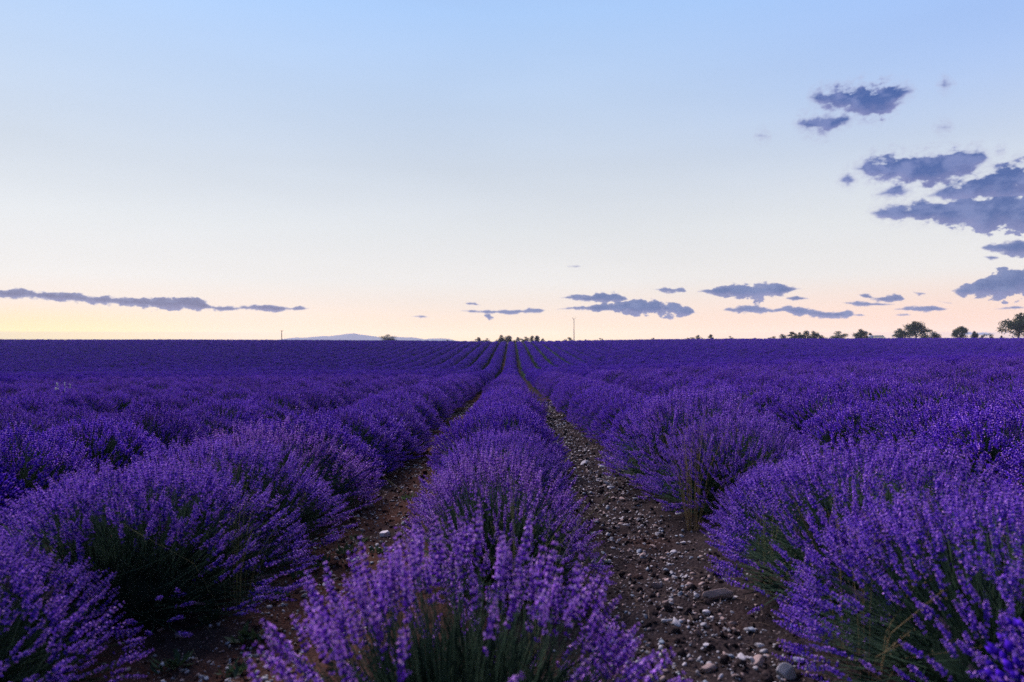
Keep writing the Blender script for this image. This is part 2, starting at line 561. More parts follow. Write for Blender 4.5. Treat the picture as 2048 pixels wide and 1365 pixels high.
STONE_MATS = [plain('stone_pinkish', (0.36, 0.26, 0.21), 0.8, 0.35, 40, bump=0.4, objvar=0.4),
              plain('stone_grey', (0.34, 0.33, 0.32), 0.75, 0.35, 50, bump=0.4, objvar=0.4),
              plain('stone_pale', (0.56, 0.53, 0.50), 0.7, 0.3, 35, bump=0.3, objvar=0.3),
              plain('stone_bluegrey', (0.25, 0.30, 0.34), 0.6, 0.35, 45, bump=0.3, objvar=0.4)]


def soil_material():
    m, t = mat('soil')
    L = t.links.new
    tc = N(t, 'ShaderNodeTexCoord')
    big = N(t, 'ShaderNodeTexNoise'); big.inputs['Scale'].default_value = 0.9; big.inputs['Detail'].default_value = 4
    mid = N(t, 'ShaderNodeTexNoise'); mid.inputs['Scale'].default_value = 14; mid.inputs['Detail'].default_value = 8; mid.inputs['Roughness'].default_value = 0.7
    fine = N(t, 'ShaderNodeTexVoronoi'); fine.inputs['Scale'].default_value = 75
    for n in (big, mid, fine):
        L(tc.outputs['Object'], n.inputs['Vector'])
    red = MIX(t, mid.outputs[0], (0.030, 0.012, 0.007, 1), (0.150, 0.070, 0.045, 1))
    grey = MIX(t, mid.outputs[0], (0.009, 0.0075, 0.0075, 1), (0.050, 0.041, 0.041, 1))
    sx = N(t, 'ShaderNodeSeparateXYZ'); L(tc.outputs['Object'], sx.inputs[0])
    col = MIX(t, SMOOTH(t, M(t, 'ADD', big.outputs[0], M(t, 'MULTIPLY', SMOOTH(t, sx.outputs[0], -1.0, 0.8), 0.24)), 0.52, 0.68), red, grey)
    cell = SMOOTH(t, fine.outputs['Distance'], 0.15, 0.55)
    col = MIX(t, M(t, 'MULTIPLY', cell, 0.55), col, MIX(t, fine.outputs['Color'], (0.010, 0.007, 0.006, 1), (0.09, 0.068, 0.06, 1)))
    p = N(t, 'ShaderNodeBsdfPrincipled')
    p.inputs['Roughness'].default_value = 1.0
    p.inputs['Specular IOR Level'].default_value = 0.0
    L(col, p.inputs['Base Color'])
    bp = N(t, 'ShaderNodeBump')
    bp.inputs['Strength'].default_value = 0.7
    bp.inputs['Distance'].default_value = 0.02
    h = M(t, 'ADD', mid.outputs[0], M(t, 'MULTIPLY', fine.outputs['Distance'], -0.5))
    L(h, bp.inputs['Height'])
    L(bp.outputs[0], p.inputs['Normal'])
    out = N(t, 'ShaderNodeOutputMaterial')
    L(p.outputs[0], out.inputs[0])
    return m


SOIL = soil_material()

# ------------------------------------------------------------------ terrain
ROW0, ROWS = -0.13, 1.70          # middle row's offset and the spacing of the rows
_ty = np.array([-400, -20, 0, 20, 40, 54, 62, 70, 90, 120, 138, 150, 165, 200, 300, 600, 9000.])
_tz = np.array([2.0, .56, 0, -.62, -1.32, -1.86, -2.08, -1.98, -1.36, -.42, .06, .20, .12, -.2, -.5, -1.0, -2.0])
_ys = np.concatenate([np.arange(-400, 700, 0.5), [9000.]])
_zs = np.interp(_ys, _ty, _tz)
_k = np.exp(-0.5 * (np.arange(-24, 25) / 9.0) ** 2); _k /= _k.sum()
_zs[30:-30] = np.convolve(_zs, _k, 'same')[30:-30]


def ground_z(X, Y):
    X = np.asarray(X, float); Y = np.asarray(Y, float)
    g = np.interp(Y, _ys, _zs)
    s = np.clip((Y - 75) / 65, 0, 1); s = s * s * (3 - 2 * s)
    xp = np.log1p(np.exp(np.clip(X, -40, 40))); xp = np.where(X > 40, X, xp) - math.log(2) * np.exp(-np.abs(X) / 3)
    xp = np.maximum(xp, 0)
    r = 1.6 * (1 - np.exp(-xp / 35)) * (1 - 0.5 * s)
    xn = np.maximum(-X, 0)
    l = (1 - np.exp(-xn / 45)) * (-0.35 + 0.90 * s)
    fade = np.clip((2500 - Y) / 2000, 0, 1) * np.clip((Y + 200) / 190, 0, 1)
    und = 0.10 * vnoise(X / 11, Y / 14, 3) * np.clip(np.hypot(X, Y) / 15 - .4, 0, 1)
    return g + (r + l) * fade + und


def soil_z(X, Y):
    X = np.asarray(X, float); Y = np.asarray(Y, float)
    u = (X - ROW0) / ROWS
    d = np.abs(u - np.round(u)) * ROWS
    near = np.clip((26 - np.hypot(X, Y)) / 10, 0, 1)
    bed = 0.05 * np.clip(1 - d / 0.6, 0, 1)
    n = 0.045 * vnoise(X * 2.3, Y * 2.3, 11) + 0.032 * vnoise(X * 6.5, Y * 6.5, 12) + 0.026 * vnoise(X * 15, Y * 15, 13)
    return ground_z(X, Y) + near * (bed + n)


def axis(dense0, dense1, step, far0, far1, grow=1.16):
    a = list(np.arange(dense0, dense1 + 1e-6, step))
    s = step
    while a[-1] < far1:
        s *= grow
        a.append(min(far1, a[-1] + s))
    s = step
    b = [a[0]]
    while b[-1] > far0:
        s *= grow
        b.append(max(far0, b[-1] - s))
    return np.array(b[:0:-1] + a)


gx = axis(-4.2, 4.2, 0.055, -4600, 4600, 1.09)
gy = axis(0.6, 12.5, 0.055, -60, 4700, 1.05)
GX, GY = np.meshgrid(gx, gy)
GZ = soil_z(GX, GY)
nx, ny = len(gx), len(gy)
idx = np.arange(nx * ny).reshape(ny, nx)
q = np.stack([idx[:-1, :-1], idx[:-1, 1:], idx[1:, 1:], idx[1:, :-1]], -1).reshape(-1, 4)
me = tri_mesh('ground', np.stack([GX, GY, GZ], -1).reshape(-1, 3), q, [SOIL], smooth=True)
tag(obj('ground', me), kind='structure')

# far blue hills: ridge traced as a height over azimuth, built as a real slope 4 km away
HD = 3900.0
prof = [(380, 683), (455, 680.5), (480, 679), (505, 679.3), (540, 680), (563, 681.5), (575, 678), (591, 674.8), (609, 675.5), (620, 674.1), (646, 672), (658, 672.4),
        (676, 670.3), (693, 667.8), (707, 666.7), (720, 668.9), (743, 671.7), (758, 674.1), (767, 675.9), (788, 673.3), (808, 674.8), (822, 674.5),
        (834, 675.9), (851, 678.7), (860, 677.1), (886, 676.6), (899, 678), (913, 681.9), (940, 683), (990, 684)]
px = np.linspace(380, 990, 260)
py = np.interp(px, [p[0] for p in prof], [p[1] for p in prof])
hx = (px - 1024) / F * HD
hz = (682 - py) / F * HD + EYE
rows = []
for k, f in enumerate(np.linspace(-1, 1, 19)):
    ff = (1 - abs(f)) ** 0.9
    Z = -3 + (hz + 3) * ff
    Z = Z + (vnoise(hx / 60, np.full_like(hx, k * .9), 5) * 9 + vnoise(hx / 22, np.full_like(hx, k * 1.7), 6) * 4) * ff * (1 - ff) * 2
    rows.append(np.stack([hx * (1 + f * 0.06), HD + f * 620 + 0 * hx, Z], -1))
HV = np.stack(rows)
idx = np.arange(HV.shape[0] * HV.shape[1]).reshape(HV.shape[0], HV.shape[1])
q = np.stack([idx[:-1, :-1], idx[:-1, 1:], idx[1:, 1:], idx[1:, :-1]], -1).reshape(-1, 4)
HILL = plain('hill_scrub', (0.15, 0.16, 0.17), 0.9, 0.25, 0.02)
tag(obj('hills', tri_mesh('hills', HV.reshape(-1, 3), q, [HILL], smooth=True)), kind='structure')

# ------------------------------------------------------------------ lavender
def octa(w, l, c0=0.45):
    """small pointed bud along +Z"""
    V = np.array([[0, 0, 0], [w, 0, l * c0], [0, w, l * c0], [-w, 0, l * c0], [0, -w, l * c0], [0, 0, l]])
    T = np.array([[0, 2, 1], [0, 3, 2], [0, 4, 3], [0, 1, 4], [5, 1, 2], [5, 2, 3], [5, 3, 4], [5, 4, 1]])
    return V, T


def spike_hero(seed):
    """one flower head: whorls of buds round the axis with open florets, about 6 cm long"""
    r = np.random.default_rng(seed)
    a = Acc()
    bv, bt = octa(0.0021, 0.0090)
    Lh = r.uniform(0.048, 0.066)
    nw = int(r.integers(6, 9))
    zs = [-0.022 + r.uniform(-.004, .004)] + list(np.linspace(0.0, Lh, nw))
    for j, z in enumerate(zs):
        f = 1.0 if j else 0.8
        tp = 1 - 0.45 * max(0, (z / Lh)) ** 2.2
        n = 6 if z < Lh * 0.9 else 4
        ph = r.uniform(0, 2 * PI)
        ang = ph + np.arange(n) / n * 2 * PI + r.uniform(-.2, .2, n)
        tilt = np.radians(r.uniform(42, 66, n)) * (1 if z < Lh * .9 else .5)
        D = np.stack([np.cos(ang) * np.sin(tilt), np.sin(ang) * np.sin(tilt), np.cos(tilt)], 1)
        P = np.stack([np.cos(ang) * .0014, np.sin(ang) * .0014, np.full(n, z)], 1)
        sc = r.uniform(.85, 1.2, n) * f * tp
        a.many(bv, bt, np.zeros(8), frames(D, r.uniform(0, 6, n)), P, sc)
        # open florets: two small lobes at the end of some buds
        k = r.random(n) < (.30 if z < Lh * .45 else .55)
        if k.any():
            e = P[k] + D[k] * (0.0088 * sc[k])[:, None]
            lobe = np.array([[0, 0, 0], [.0034, .0012, .0022], [.0028, .0042, .0036], [-.0010, .0034, .0030],
                             [-.0034, -.0012, .0022], [-.0028, -.0042, .0036], [.0010, -.0034, .0030]])
            lt = np.array([[0, 1, 2], [0, 2, 3], [0, 4, 5], [0, 5, 6]])
            a.many(lobe, lt, np.ones(4), frames(D[k], r.uniform(0, 6, k.sum())), e - D[k] * .0015, sc[k] * 1.15)
    # axis
    s = np.array([[[0, 0, -.03], [0, 0, Lh * .9]]])
    tubes(a, s, [.0011, .0007], 3, 2)
    V, T, Mi = a.arr()
    return V * [.82, .82, 1.15], T, Mi


def whorl(w, h, n=5):
    an = np.arange(n) / n * 2 * PI
    V = np.concatenate([[[0, 0, 0]], np.stack([np.cos(an) * w, np.sin(an) * w, np.full(n, h * .55)], 1), [[0, 0, h]]])
    T = []
    for i in range(n):
        j = (i + 1) % n
        T += [(0, 1 + j, 1 + i), (n + 1, 1 + i, 1 + j)]
    return V, np.array(T)


def spike_mid(seed):
    r = np.random.default_rng(seed)
    a = Acc()
    nw = 5
    for j in range(nw):
        z = -.02 if j == 0 else (j - 1) * .0145
        w = (.0085, .0088, .0090, .0080, .0055)[j] * r.uniform(.85, 1.15)
        V, T = whorl(w, .0135, 5)
        c, s = math.cos(j), math.sin(j)
        V = V @ np.array([[c, s, 0], [-s, c, 0], [0, 0, 1]]) + [r.uniform(-.0015, .0015), r.uniform(-.0015, .0015), z]
        a.add(V, T, 0)
        for _ in range(2):
            ang = r.uniform(0, 2 * PI)
            d = np.array([math.cos(ang), math.sin(ang), 0])
            e = np.array([-d[1], d[0], 0])
            c0 = d * w * 1.0 + [0, 0, z + .008]
            a.add([c0 - e * .0036, c0 + e * .0036, c0 + d * .0035 + [0, 0, .006] + e * .003, c0 + d * .0035 + [0, 0, .006] - e * .003], [[0, 1, 2], [0, 2, 3]], 1)
    return a.arr()


def spike_far(seed):
    r = np.random.default_rng(seed)
    a = Acc()
    for z, w, h in ((-.012, .008, .03), (.012, .0088, .034)):
        V, T = whorl(w, h, 4)
        a.add(V + [0, 0, z], T, 0)
    for k in range(2):
        ang = r.uniform(0, 2 * PI)
        d = np.array([math.cos(ang), math.sin(ang), 0]); e = np.array([-d[1], d[0], 0])
        c0 = d * .008 + [0, 0, r.uniform(.012, .034)]
        a.add([c0 - e * .006, c0 + e * .006, c0 + [0, 0, .012] + d * .003], [[0, 1, 2]], 1)
    return a.arr()


BR, BH = 0.60, 0.54               # radius and height of a typical bush


def bush_points(seed, n, gap=0.0, bare=(), shell=0.91, lumpy=0.55, low_cut=0.05):
    """tips, axes and roots of the flower stems of one bush"""
    r = np.random.default_rng(seed)
    ct = r.uniform(low_cut, 1, n)
    st = np.sqrt(1 - ct ** 2)
    ph = r.uniform(0, 2 * PI, n)
    U = np.stack([st * np.cos(ph), st * np.sin(ph), ct], 1)
    lump = 1 + lumpy * (0.10 * np.sin(3 * ph + seed) * st + 0.07 * np.sin(5 * ph + 2 * ct * 4 + seed * 2) + 0.05 * np.sin(9 * ph - 6 * ct))
    rad = lump * r.uniform(shell, 1.045, n)
    low = r.random(n) < (0.18 if shell < .9 else .05)
    rad = np.where(low, rad * r.uniform(0.6, 0.9, n), rad)
    tip = U * rad[:, None] * np.array([BR, BR, BH])
    tip[:, 2] = np.maximum(tip[:, 2], 0.06 + 0.05 * r.random(n))
    rr = np.sqrt(r.random(n)) * 0.30
    pa = ph + r.normal(0, .5, n)
    root = np.stack([rr * np.cos(pa) * (0.3 + st * .7), rr * np.sin(pa) * (0.3 + st * .7), r.uniform(.02, .16, n)], 1)
    ax = tip - root
    ax /= np.linalg.norm(ax, axis=1, keepdims=True)
    ax = ax + np.array([0, 0, 0.30]) + r.normal(0, .16, (n, 3))
    ax /= np.linalg.norm(ax, axis=1, keepdims=True)
    k = r.random(n) < 0.30 + 0.95 * np.maximum(ct, 0)
    tip, ax, root, U, ph = tip[k], ax[k], root[k], U[k], ph[k]
    n = len(tip)
    for (bx, by, bz, width, keepf) in bare:
        d = np.array([bx, by, bz]); d = d / np.linalg.norm(d)
        k = ~((U @ d > math.cos(width)) & (r.random(n) > keepf))
        tip, ax, root, U, ph = tip[k], ax[k], root[k], U[k], ph[k]
        n = len(tip)
    if gap:
        keep = (np.sin(4.1 * tip[:, 0] / BR + seed) + np.sin(5.3 * tip[:, 1] / BR + 2.2 * seed) + r.normal(0, .8, n)) > -1.15
        tip, ax, root = tip[keep], ax[keep], root[keep]
    return tip, ax, root, r


def foliage(a, seed, n, wid, mi, hmax=0.40, sub=1.0):
    """narrow grey-green leaves in a cushion"""
    r = np.random.default_rng(seed + 500)
    ct = r.uniform(0.0, 1, n); st = np.sqrt(1 - ct ** 2); ph = r.uniform(0, 2 * PI, n)
    k = r.uniform(.35, 1.0, n)
    base = np.stack([st * np.cos(ph) * .43 * k, st * np.sin(ph) * .43 * k, ct * hmax * .82 * k], 1)
    D = np.stack([st * np.cos(ph), st * np.sin(ph), ct + .45], 1) + r.normal(0, .4, (n, 3))
    Ln = r.uniform(.07, .16, n) * sub
    V = np.array([[-.5, 0, 0], [.5, 0, 0], [.55, .12, .5], [-.55, .12, .5], [0, .5, 1.0]])
    T = np.array([[0, 1, 2], [0, 2, 3], [3, 2, 4]])
    Rm = frames(D, r.uniform(0, 2 * PI, n))
    sc = np.stack([np.full(n, wid) * r.uniform(.7, 1.3, n), Ln * .25, Ln], 1)
    a.many(V, T, np.full(3, mi), Rm, base, sc)


def cushion(a, mi, rx, h, seed, seg=12, rings=5):
    """closed dome for the woody, leafy heart of the bush, added to block light leaks"""
    r = np.random.default_rng(seed)
    V = [[0, 0, h]]
    for j in range(1, rings + 1):
        th = j / rings * PI / 2
        for i in range(seg):
            p = i / seg * 2 * PI
            k = 1 + r.uniform(-.16, .16)
            V.append([rx * math.sin(th) * math.cos(p) * k, rx * math.sin(th) * math.sin(p) * k, h * math.cos(th) * k + (0.0 if j < rings else -.03)])
    T = [(0, 1 + i, 1 + (i + 1) % seg) for i in range(seg)]
    for j in range(rings - 1):
        for i in range(seg):
            a0 = 1 + j * seg + i; b0 = 1 + j * seg + (i + 1) % seg
            T += [(a0, a0 + seg, b0 + seg), (a0, b0 + seg, b0)]
    a.add(V, T, mi)


def stems(a, tip, ax, root, r, w0, w1, sides, mi, k=3):
    end = tip - ax * 0.024
    L_ = np.linalg.norm(end - root, axis=1, keepdims=True)
    c = end - ax * L_ * 0.42
    c = c * .75 + (root + end) * .125
    ts = np.linspace(0, 1, k + 1)
    P = np.stack([root * (1 - u) ** 2 + c * 2 * u * (1 - u) + end * u * u for u in ts], 1)
    tubes(a, P, np.linspace(w0, w1, k + 1), sides, mi)


HERO = [spike_hero(s) for s in range(6)]
MID = [spike_mid(s) for s in range(4)]
FAR = [spike_far(s) for s in range(3)]
SP_MATS = [CALYX, PETAL, STEM, FADED]
SP_LILAC = [CALYX_LILAC, PETAL_LILAC, STEM, FADED]
HERO_ME = [tri_mesh('flower_spike', v, t, SP_MATS, m) for v, t, m in HERO]
LILAC_ME = [tri_mesh('flower_spike', v, t, SP_LILAC, m) for v, t, m in HERO]


def put_spikes(a, lib, tip, ax, r, sc=1.0, lo=.82, hi=1.25):
    n = len(tip)
    w = r.integers(0, len(lib), n)
    Rm = frames(ax, r.uniform(0, 2 * PI, n))
    s = r.uniform(lo, hi, n) * sc
    old = r.random(n) < .06
    for i, (v, t, m) in enumerate(lib):
        for f in (False, True):
            k = (w == i) & (old == f)
            a.many(v, t, np.where(m < 2, 3, m) if f else m, Rm[k], tip[k], s[k] * (.8 if f else 1))


# near bushes with every one of their largest flower heads a piece of its own
def hero_variant(seed, n, bare=(), sc=1.15, shoots=500, lilac=False):
    tip, ax, root, r = bush_points(seed, n, gap=1, bare=bare)
    n = len(tip)
    score = tip[:, 2] / BH + 0.8 * (-tip[:, 1] / BR) + r.uniform(0, .5, n)
    order = np.argsort(-score)
    top, rest = order[:290], order[290:]
    a = Acc(); stems(a, tip, ax, root, r, .0019, .0011, 3, 0)
    g = shoots
    ct = r.uniform(.15, 1, g); sn = np.sqrt(1 - ct ** 2); ph = r.uniform(0, 2 * PI, g)
    gd = np.stack([sn * np.cos(ph), sn * np.sin(ph), ct], 1)
    gt = gd * np.array([BR, BR, BH]) * r.uniform(.55, .98, (g, 1)); gt[:, 2] = np.maximum(gt[:, 2], .08)
    gr = np.stack([np.cos(ph) * .22 * sn, np.sin(ph) * .22 * sn, r.uniform(.0, .1, g)], 1) + r.normal(0, .05, (g, 3)) * [1, 1, 0]
    ga = gt - gr; ga /= np.linalg.norm(ga, axis=1, keepdims=True)
    stems(a, gt, ga + [0, 0, .2], gr, r, .0022, .0012, 3, 0)
    st = a.mesh('stems', [STEM])
    a = Acc(); put_spikes(a, HERO, tip[rest], ax[rest], r, sc)
    fl = a.mesh('flower_heads', SP_LILAC if lilac else SP_MATS)
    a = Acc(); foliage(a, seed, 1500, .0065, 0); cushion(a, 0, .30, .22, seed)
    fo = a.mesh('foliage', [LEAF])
    Rm = frames(ax[top], r.uniform(0, 6, len(top)))
    mats = []
    for i, k in enumerate(top):
        s = r.uniform(.85, 1.28) * sc
        m4 = Matrix(Rm[i].tolist()).to_4x4() * s
        m4[3][3] = 1
        m4.translation = Vector(tip[k])
        mats.append((int(r.integers(0, len(HERO_ME))), m4))
    return dict(stems=st, fl=fl, fo=fo, spikes=mats, me=LILAC_ME if lilac else HERO_ME)


def mid_variant(seed, n):
    tip, ax, root, r = bush_points(seed, n, gap=1)
    a = Acc(); stems(a, tip, ax, root, r, .0026, .0016, 3, 0, k=2)
    st = a.mesh('stems', [STEM])
    a = Acc(); put_spikes(a, MID, tip, ax, r, .85)
    fl = a.mesh('flower_heads', SP_MATS)
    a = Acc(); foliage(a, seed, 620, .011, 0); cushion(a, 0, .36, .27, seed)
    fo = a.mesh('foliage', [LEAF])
    return dict(stems=st, fl=fl, fo=fo)


def far_variant(seed, n, sc, cut):
    tip, ax, root, r = bush_points(seed, n, shell=.93, lumpy=.3, low_cut=cut)  # flowers kept off the lower flanks so the row sides read as shaded
    a = Acc()
    put_spikes(a, FAR, tip, ax, r, sc)
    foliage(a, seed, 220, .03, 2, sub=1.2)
    cushion(a, 2, .54 if cut < .2 else .64, .37, seed, 10, 4)  # dome widened so dark leaves stand in for shade between far rows
    return a.mesh('lavender', [CALYX, PETAL, LEAF, FADED])


HEROES = [hero_variant(3, 800, [(0, -.75, .65, .66, .24), (0, -.1, 1, .35, .45)], 1.25, 1500, True), hero_variant(8, 1500, [(0, -.5, .85, .6, .45)], .95, 1100, True),
          hero_variant(14, 2500, [(.25, -.9, .30, .60, .12)], .82), hero_variant(21, 1900, [(.1, -.8, .5, .95, .25)], .9, 700)]
MIDS = [mid_variant(s, 2500) for s in (31, 37, 43, 55)]
protos = bpy.data.collections.new('lavender_prototypes')
for i, (s, n, sc, cut) in enumerate(((61, 1800, 1.0, .10), (67, 1800, 1.0, .10), (71, 1800, 1.0, .10), (83, 760, 1.3, .48), (89, 760, 1.3, .48), (97, 760, 1.3, .48))):
    protos.objects.link(bpy.data.objects.new('plant_%02d' % i, far_variant(s, n, sc, cut)))

# where the bushes stand: (row, distance, width, length, height, hero variant)
rng = np.random.default_rng(7)
near = [
    (0, 1.72, .87, .90, 1.04, 0, 'nearest lavender bush at the bottom centre, blurred, green stems fanning below its flowers'),
    (0, 3.35, .76, 1.05, 1.04, 1, 'second bush of the centre row, much green stem between its flowers'),
    (0, 4.55, .80, 1.12, 1.06, 2, None),
    (-1, 1.25, 1.05, 1.0, .92, 3, 'dark bush in the bottom left corner beside the left path'),
    (-1, 2.05, 1.05, 1.0, .94, 3, 'dark low bush just behind the one in the bottom left corner'),
    (-1, 3.05, 1.22, 1.10, 1.06, 2, 'large left bush with a dark hollow flank facing the camera'),
    (-1, 3.90, 1.22, 1.12, 1.08, 2, None),
    (-1, 4.75, 1.2, 1.12, 1.10, 1, None),
    (1, 1.25, 1.10, 1.0, .98, 3, 'dark bush in the bottom right corner with sparse blue flowers over the stones'),
    (1, 2.05, 1.14, 1.05, 1.06, 2, 'near right bush by the round pale stone, second from the bottom right corner'),
    (1, 2.85, 1.12, 1.05, 1.16, 2, 'near right bush with dry straw-coloured seed heads along its top'),
    (1, 3.72, .80, .80, .78, 3, 'dark smaller bush in the notch before the big rounded right bush'),
    (1, 4.66, 1.06, 1.05, 1.10, 2, None),
    (1, 5.65, 1.24, 1.25, 1.34, 2, 'big rounded bush right of the stony path, large flat stone lying before it'),
]
used = {0: 5.1, -1: 5.1, 1: 7.0}
plants = []
for (r_, y_, w_, l_, h_, v_, lab) in near:
    plants.append([r_, y_, w_, l_, h_, v_, lab, rng.uniform(-.35, .35) + (2.6 if (r_ == 1 and y_ > 4) or (r_ == 0 and y_ > 4) or (r_ == -1 and y_ > 3.5) else 0), 0.0 if r_ > 0 or y_ < 2.5 else .06 if r_ == 0 else .12])
for r_ in range(-78, 79):
    y_ = used.get(r_, 0.5 + rng.uniform(0, .6)) + .45
    if r_ in (0, -1, 1): y_ = used[r_] + .5
    bend = rng.uniform(0, 6)
    while y_ < 156:
        x_ = ROW0 + r_ * ROWS
        w_ = rng.uniform(.92, 1.06); h_ = rng.uniform(.96, 1.18); l_ = rng.uniform(1.0, 1.16)
        if y_ > 20: w_ = rng.uniform(1.02, 1.12); h_ = rng.uniform(1.12, 1.24); l_ = rng.uniform(1.0, 1.12)
        if y_ > 58: w_ = rng.uniform(1.14, 1.22); h_ = rng.uniform(1.26, 1.42)
        if y_ > 25 and rng.random() < .10: h_ *= .66; w_ *= .85
        dx_ = rng.normal(0, .045)
        if r_ == 0 and y_ < 40: w_ *= .78 if y_ < 13 else .88
        if r_ == 0 and y_ < 9: dx_ += .06
        if r_ == -1 and y_ < 9: w_ *= 1.16; dx_ += .12
        if abs(x_) < .80 * y_ + 2.6:
            miss = rng.random() < (.035 if y_ < 60 else .02) and y_ > 7
            if rng.random() < .04: h_ *= .72; w_ *= .8
            if not miss and not (r_ == -1 and 8.75 < y_ < 9.6):
                plants.append([r_, y_, w_, l_, h_, -1, None, rng.uniform(0, 2 * PI), dx_])
        y_ += rng.uniform(.82, .98) * (.85 if r_ == -1 and y_ < 9 else 1) + (.22 if rng.random() < .22 and y_ < 40 else 0)

PX = np.array([ROW0 + p[0] * ROWS + p[8] for p in plants]); PY = np.array([p[1] for p in plants])
PZ = ground_z(PX, PY) + 0.02
inview = (np.abs(PX) - .55 < .75 * PY) & (PY > 1.0)
size = np.where(inview, 1 / np.maximum(np.hypot(PX, PY), .5), 0)
big = set(np.argsort(-size)[:300].tolist()) & set(np.nonzero(inview)[0].tolist())

ORD = ['', 'first', 'second', 'third', 'fourth', 'fifth', 'sixth', 'seventh', 'eighth', 'ninth', 'tenth', 'eleventh', 'twelfth', 'thirteenth', 'fourteenth',
       'fifteenth', 'sixteenth', 'seventeenth', 'eighteenth', 'nineteenth', 'twentieth', 'twenty-first', 'twenty-second', 'twenty-third', 'twenty-fourth',
       'twenty-fifth', 'twenty-sixth', 'twenty-seventh', 'twenty-eighth', 'twenty-ninth', 'thirtieth']
count = {}
stuffs = []
for i in sorted(range(len(plants)), key=lambda i: plants[i][1]):
    r_, y_, w_, l_, h_, v_, lab, rz, dx = plants[i]
    if i not in big:
        stuffs.append(i)
        continue
    count[r_] = count.get(r_, 0) + 1
    if lab is None:
        rown = 'the centre row' if r_ == 0 else '%s row %s of the centre row' % ('the ' + ORD[abs(r_)], 'left' if r_ < 0 else 'right')
        lab = 'purple lavender bush, %s from the front in %s' % (ORD[min(count[r_], 30)], rown)
    e = empty('lavender_bush', (PX[i], PY[i], PZ[i]), rz)
    e.scale = (w_, l_, h_)
    tag(e, lab, 'lavender bush', 'lavender bushes growing in rows')
    if v_ >= 0:
        hv = HEROES[v_]
        tag(obj('foliage', hv['fo'], e), kind='stuff')
        tag(obj('stems', hv['stems'], e), kind='stuff')
        tag(obj('flower_heads', hv['fl'], e), kind='stuff')
        for k, m4 in hv['spikes']:
            o = bpy.data.objects.new('flower_spike', hv['me'][k])
            COL.objects.link(o)
            o.parent = e
            o.matrix_local = m4
    else:
        mv = MIDS[int(rng.integers(0, len(MIDS)))]
        tag(obj('foliage', mv['fo'], e), kind='stuff')
        tag(obj('stems', mv['stems'], e), kind='stuff')
        tag(obj('flower_heads', mv['fl'], e), kind='stuff')

# all the farther bushes: one mass
st = np.array(stuffs)
me = bpy.data.meshes.new('lavender_field')
me.vertices.add(len(st))
me.vertices.foreach_set('co', np.stack([PX[st], PY[st], PZ[st]], 1).astype(np.float32).ravel())
at = me.attributes.new('scl', 'FLOAT_VECTOR', 'POINT')
at.data.foreach_set('vector', np.array([[plants[i][2], plants[i][3], plants[i][4]] for i in stuffs], np.float32).ravel())
at = me.attributes.new('rot', 'FLOAT_VECTOR', 'POINT')
at.data.foreach_set('vector', np.array([[0, 0, plants[i][7]] for i in stuffs], np.float32).ravel())
at = me.attributes.new('pick', 'INT', 'POINT')
at.data.foreach_set('value', np.where(PY[st] < 48, 0, 3).astype(np.int32) + rng.integers(0, 3, len(st)).astype(np.int32))
field = obj('lavender_field', me)
tag(field, 'purple mass of distant lavender rows rising to the horizon', 'lavender field', kind='stuff')
ng = bpy.data.node_groups.new('lavender_rows', 'GeometryNodeTree')
ng.interface.new_socket('Geometry', in_out='INPUT', socket_type='NodeSocketGeometry')
ng.interface.new_socket('Geometry', in_out='OUTPUT', socket_type='NodeSocketGeometry')
gi = N(ng, 'NodeGroupInput'); go = N(ng, 'NodeGroupOutput')
ci = N(ng, 'GeometryNodeCollectionInfo')
ci.inputs['Collection'].default_value = protos
ci.inputs['Separate Children'].default_value = True
ci.inputs['Reset Children'].default_value = True
ip = N(ng, 'GeometryNodeInstanceOnPoints')
ip.inputs['Pick Instance'].default_value = True
ng.links.new(gi.outputs[0], ip.inputs['Points'])
ng.links.new(ci.outputs[0], ip.inputs['Instance'])
for nm, ty, sk in (('pick', 'INT', 'Instance Index'), ('rot', 'FLOAT_VECTOR', 'Rotation'), ('scl', 'FLOAT_VECTOR', 'Scale')):
    na = N(ng, 'GeometryNodeInputNamedAttribute')
    na.data_type = ty
    na.inputs['Name'].default_value = nm
    ng.links.new(na.outputs['Attribute'], ip.inputs[sk])
ng.links.new(ip.outputs[0], go.inputs[0])
md = field.modifiers.new('rows', 'NODES')
md.node_group = ng


# ------------------------------------------------------------------ stones on the two paths
def ico(level):
    t = (1 + 5 ** .5) / 2
    V = [(-1, t, 0), (1, t, 0), (-1, -t, 0), (1, -t, 0), (0, -1, t), (0, 1, t), (0, -1, -t), (0, 1, -t), (t, 0, -1), (t, 0, 1), (-t, 0, -1), (-t, 0, 1)]
    V = [np.array(v) / np.linalg.norm(v) for v in V]
    T = [(0, 11, 5), (0, 5, 1), (0, 1, 7), (0, 7, 10), (0, 10, 11), (1, 5, 9), (5, 11, 4), (11, 10, 2), (10, 7, 6), (7, 1, 8), (3, 9, 4), (3, 4, 2), (3, 2, 6),
         (3, 6, 8), (3, 8, 9), (4, 9, 5), (2, 4, 11), (6, 2, 10), (8, 6, 7), (9, 8, 1)]
    for _ in range(level):
        T2, cache = [], {}
        def midp(a, b):
            k = (min(a, b), max(a, b))
            if k not in cache:
                m = V[a] + V[b]
                V.append(m / np.linalg.norm(m)); cache[k] = len(V) - 1
            return cache[k]
        for a, b, c in T:
            d, e, f = midp(a, b), midp(b, c), midp(c, a)
            T2 += [(a, d, f), (b, e, d), (c, f, e), (d, e, f)]
        T = T2
    return np.array(V), np.array(T)


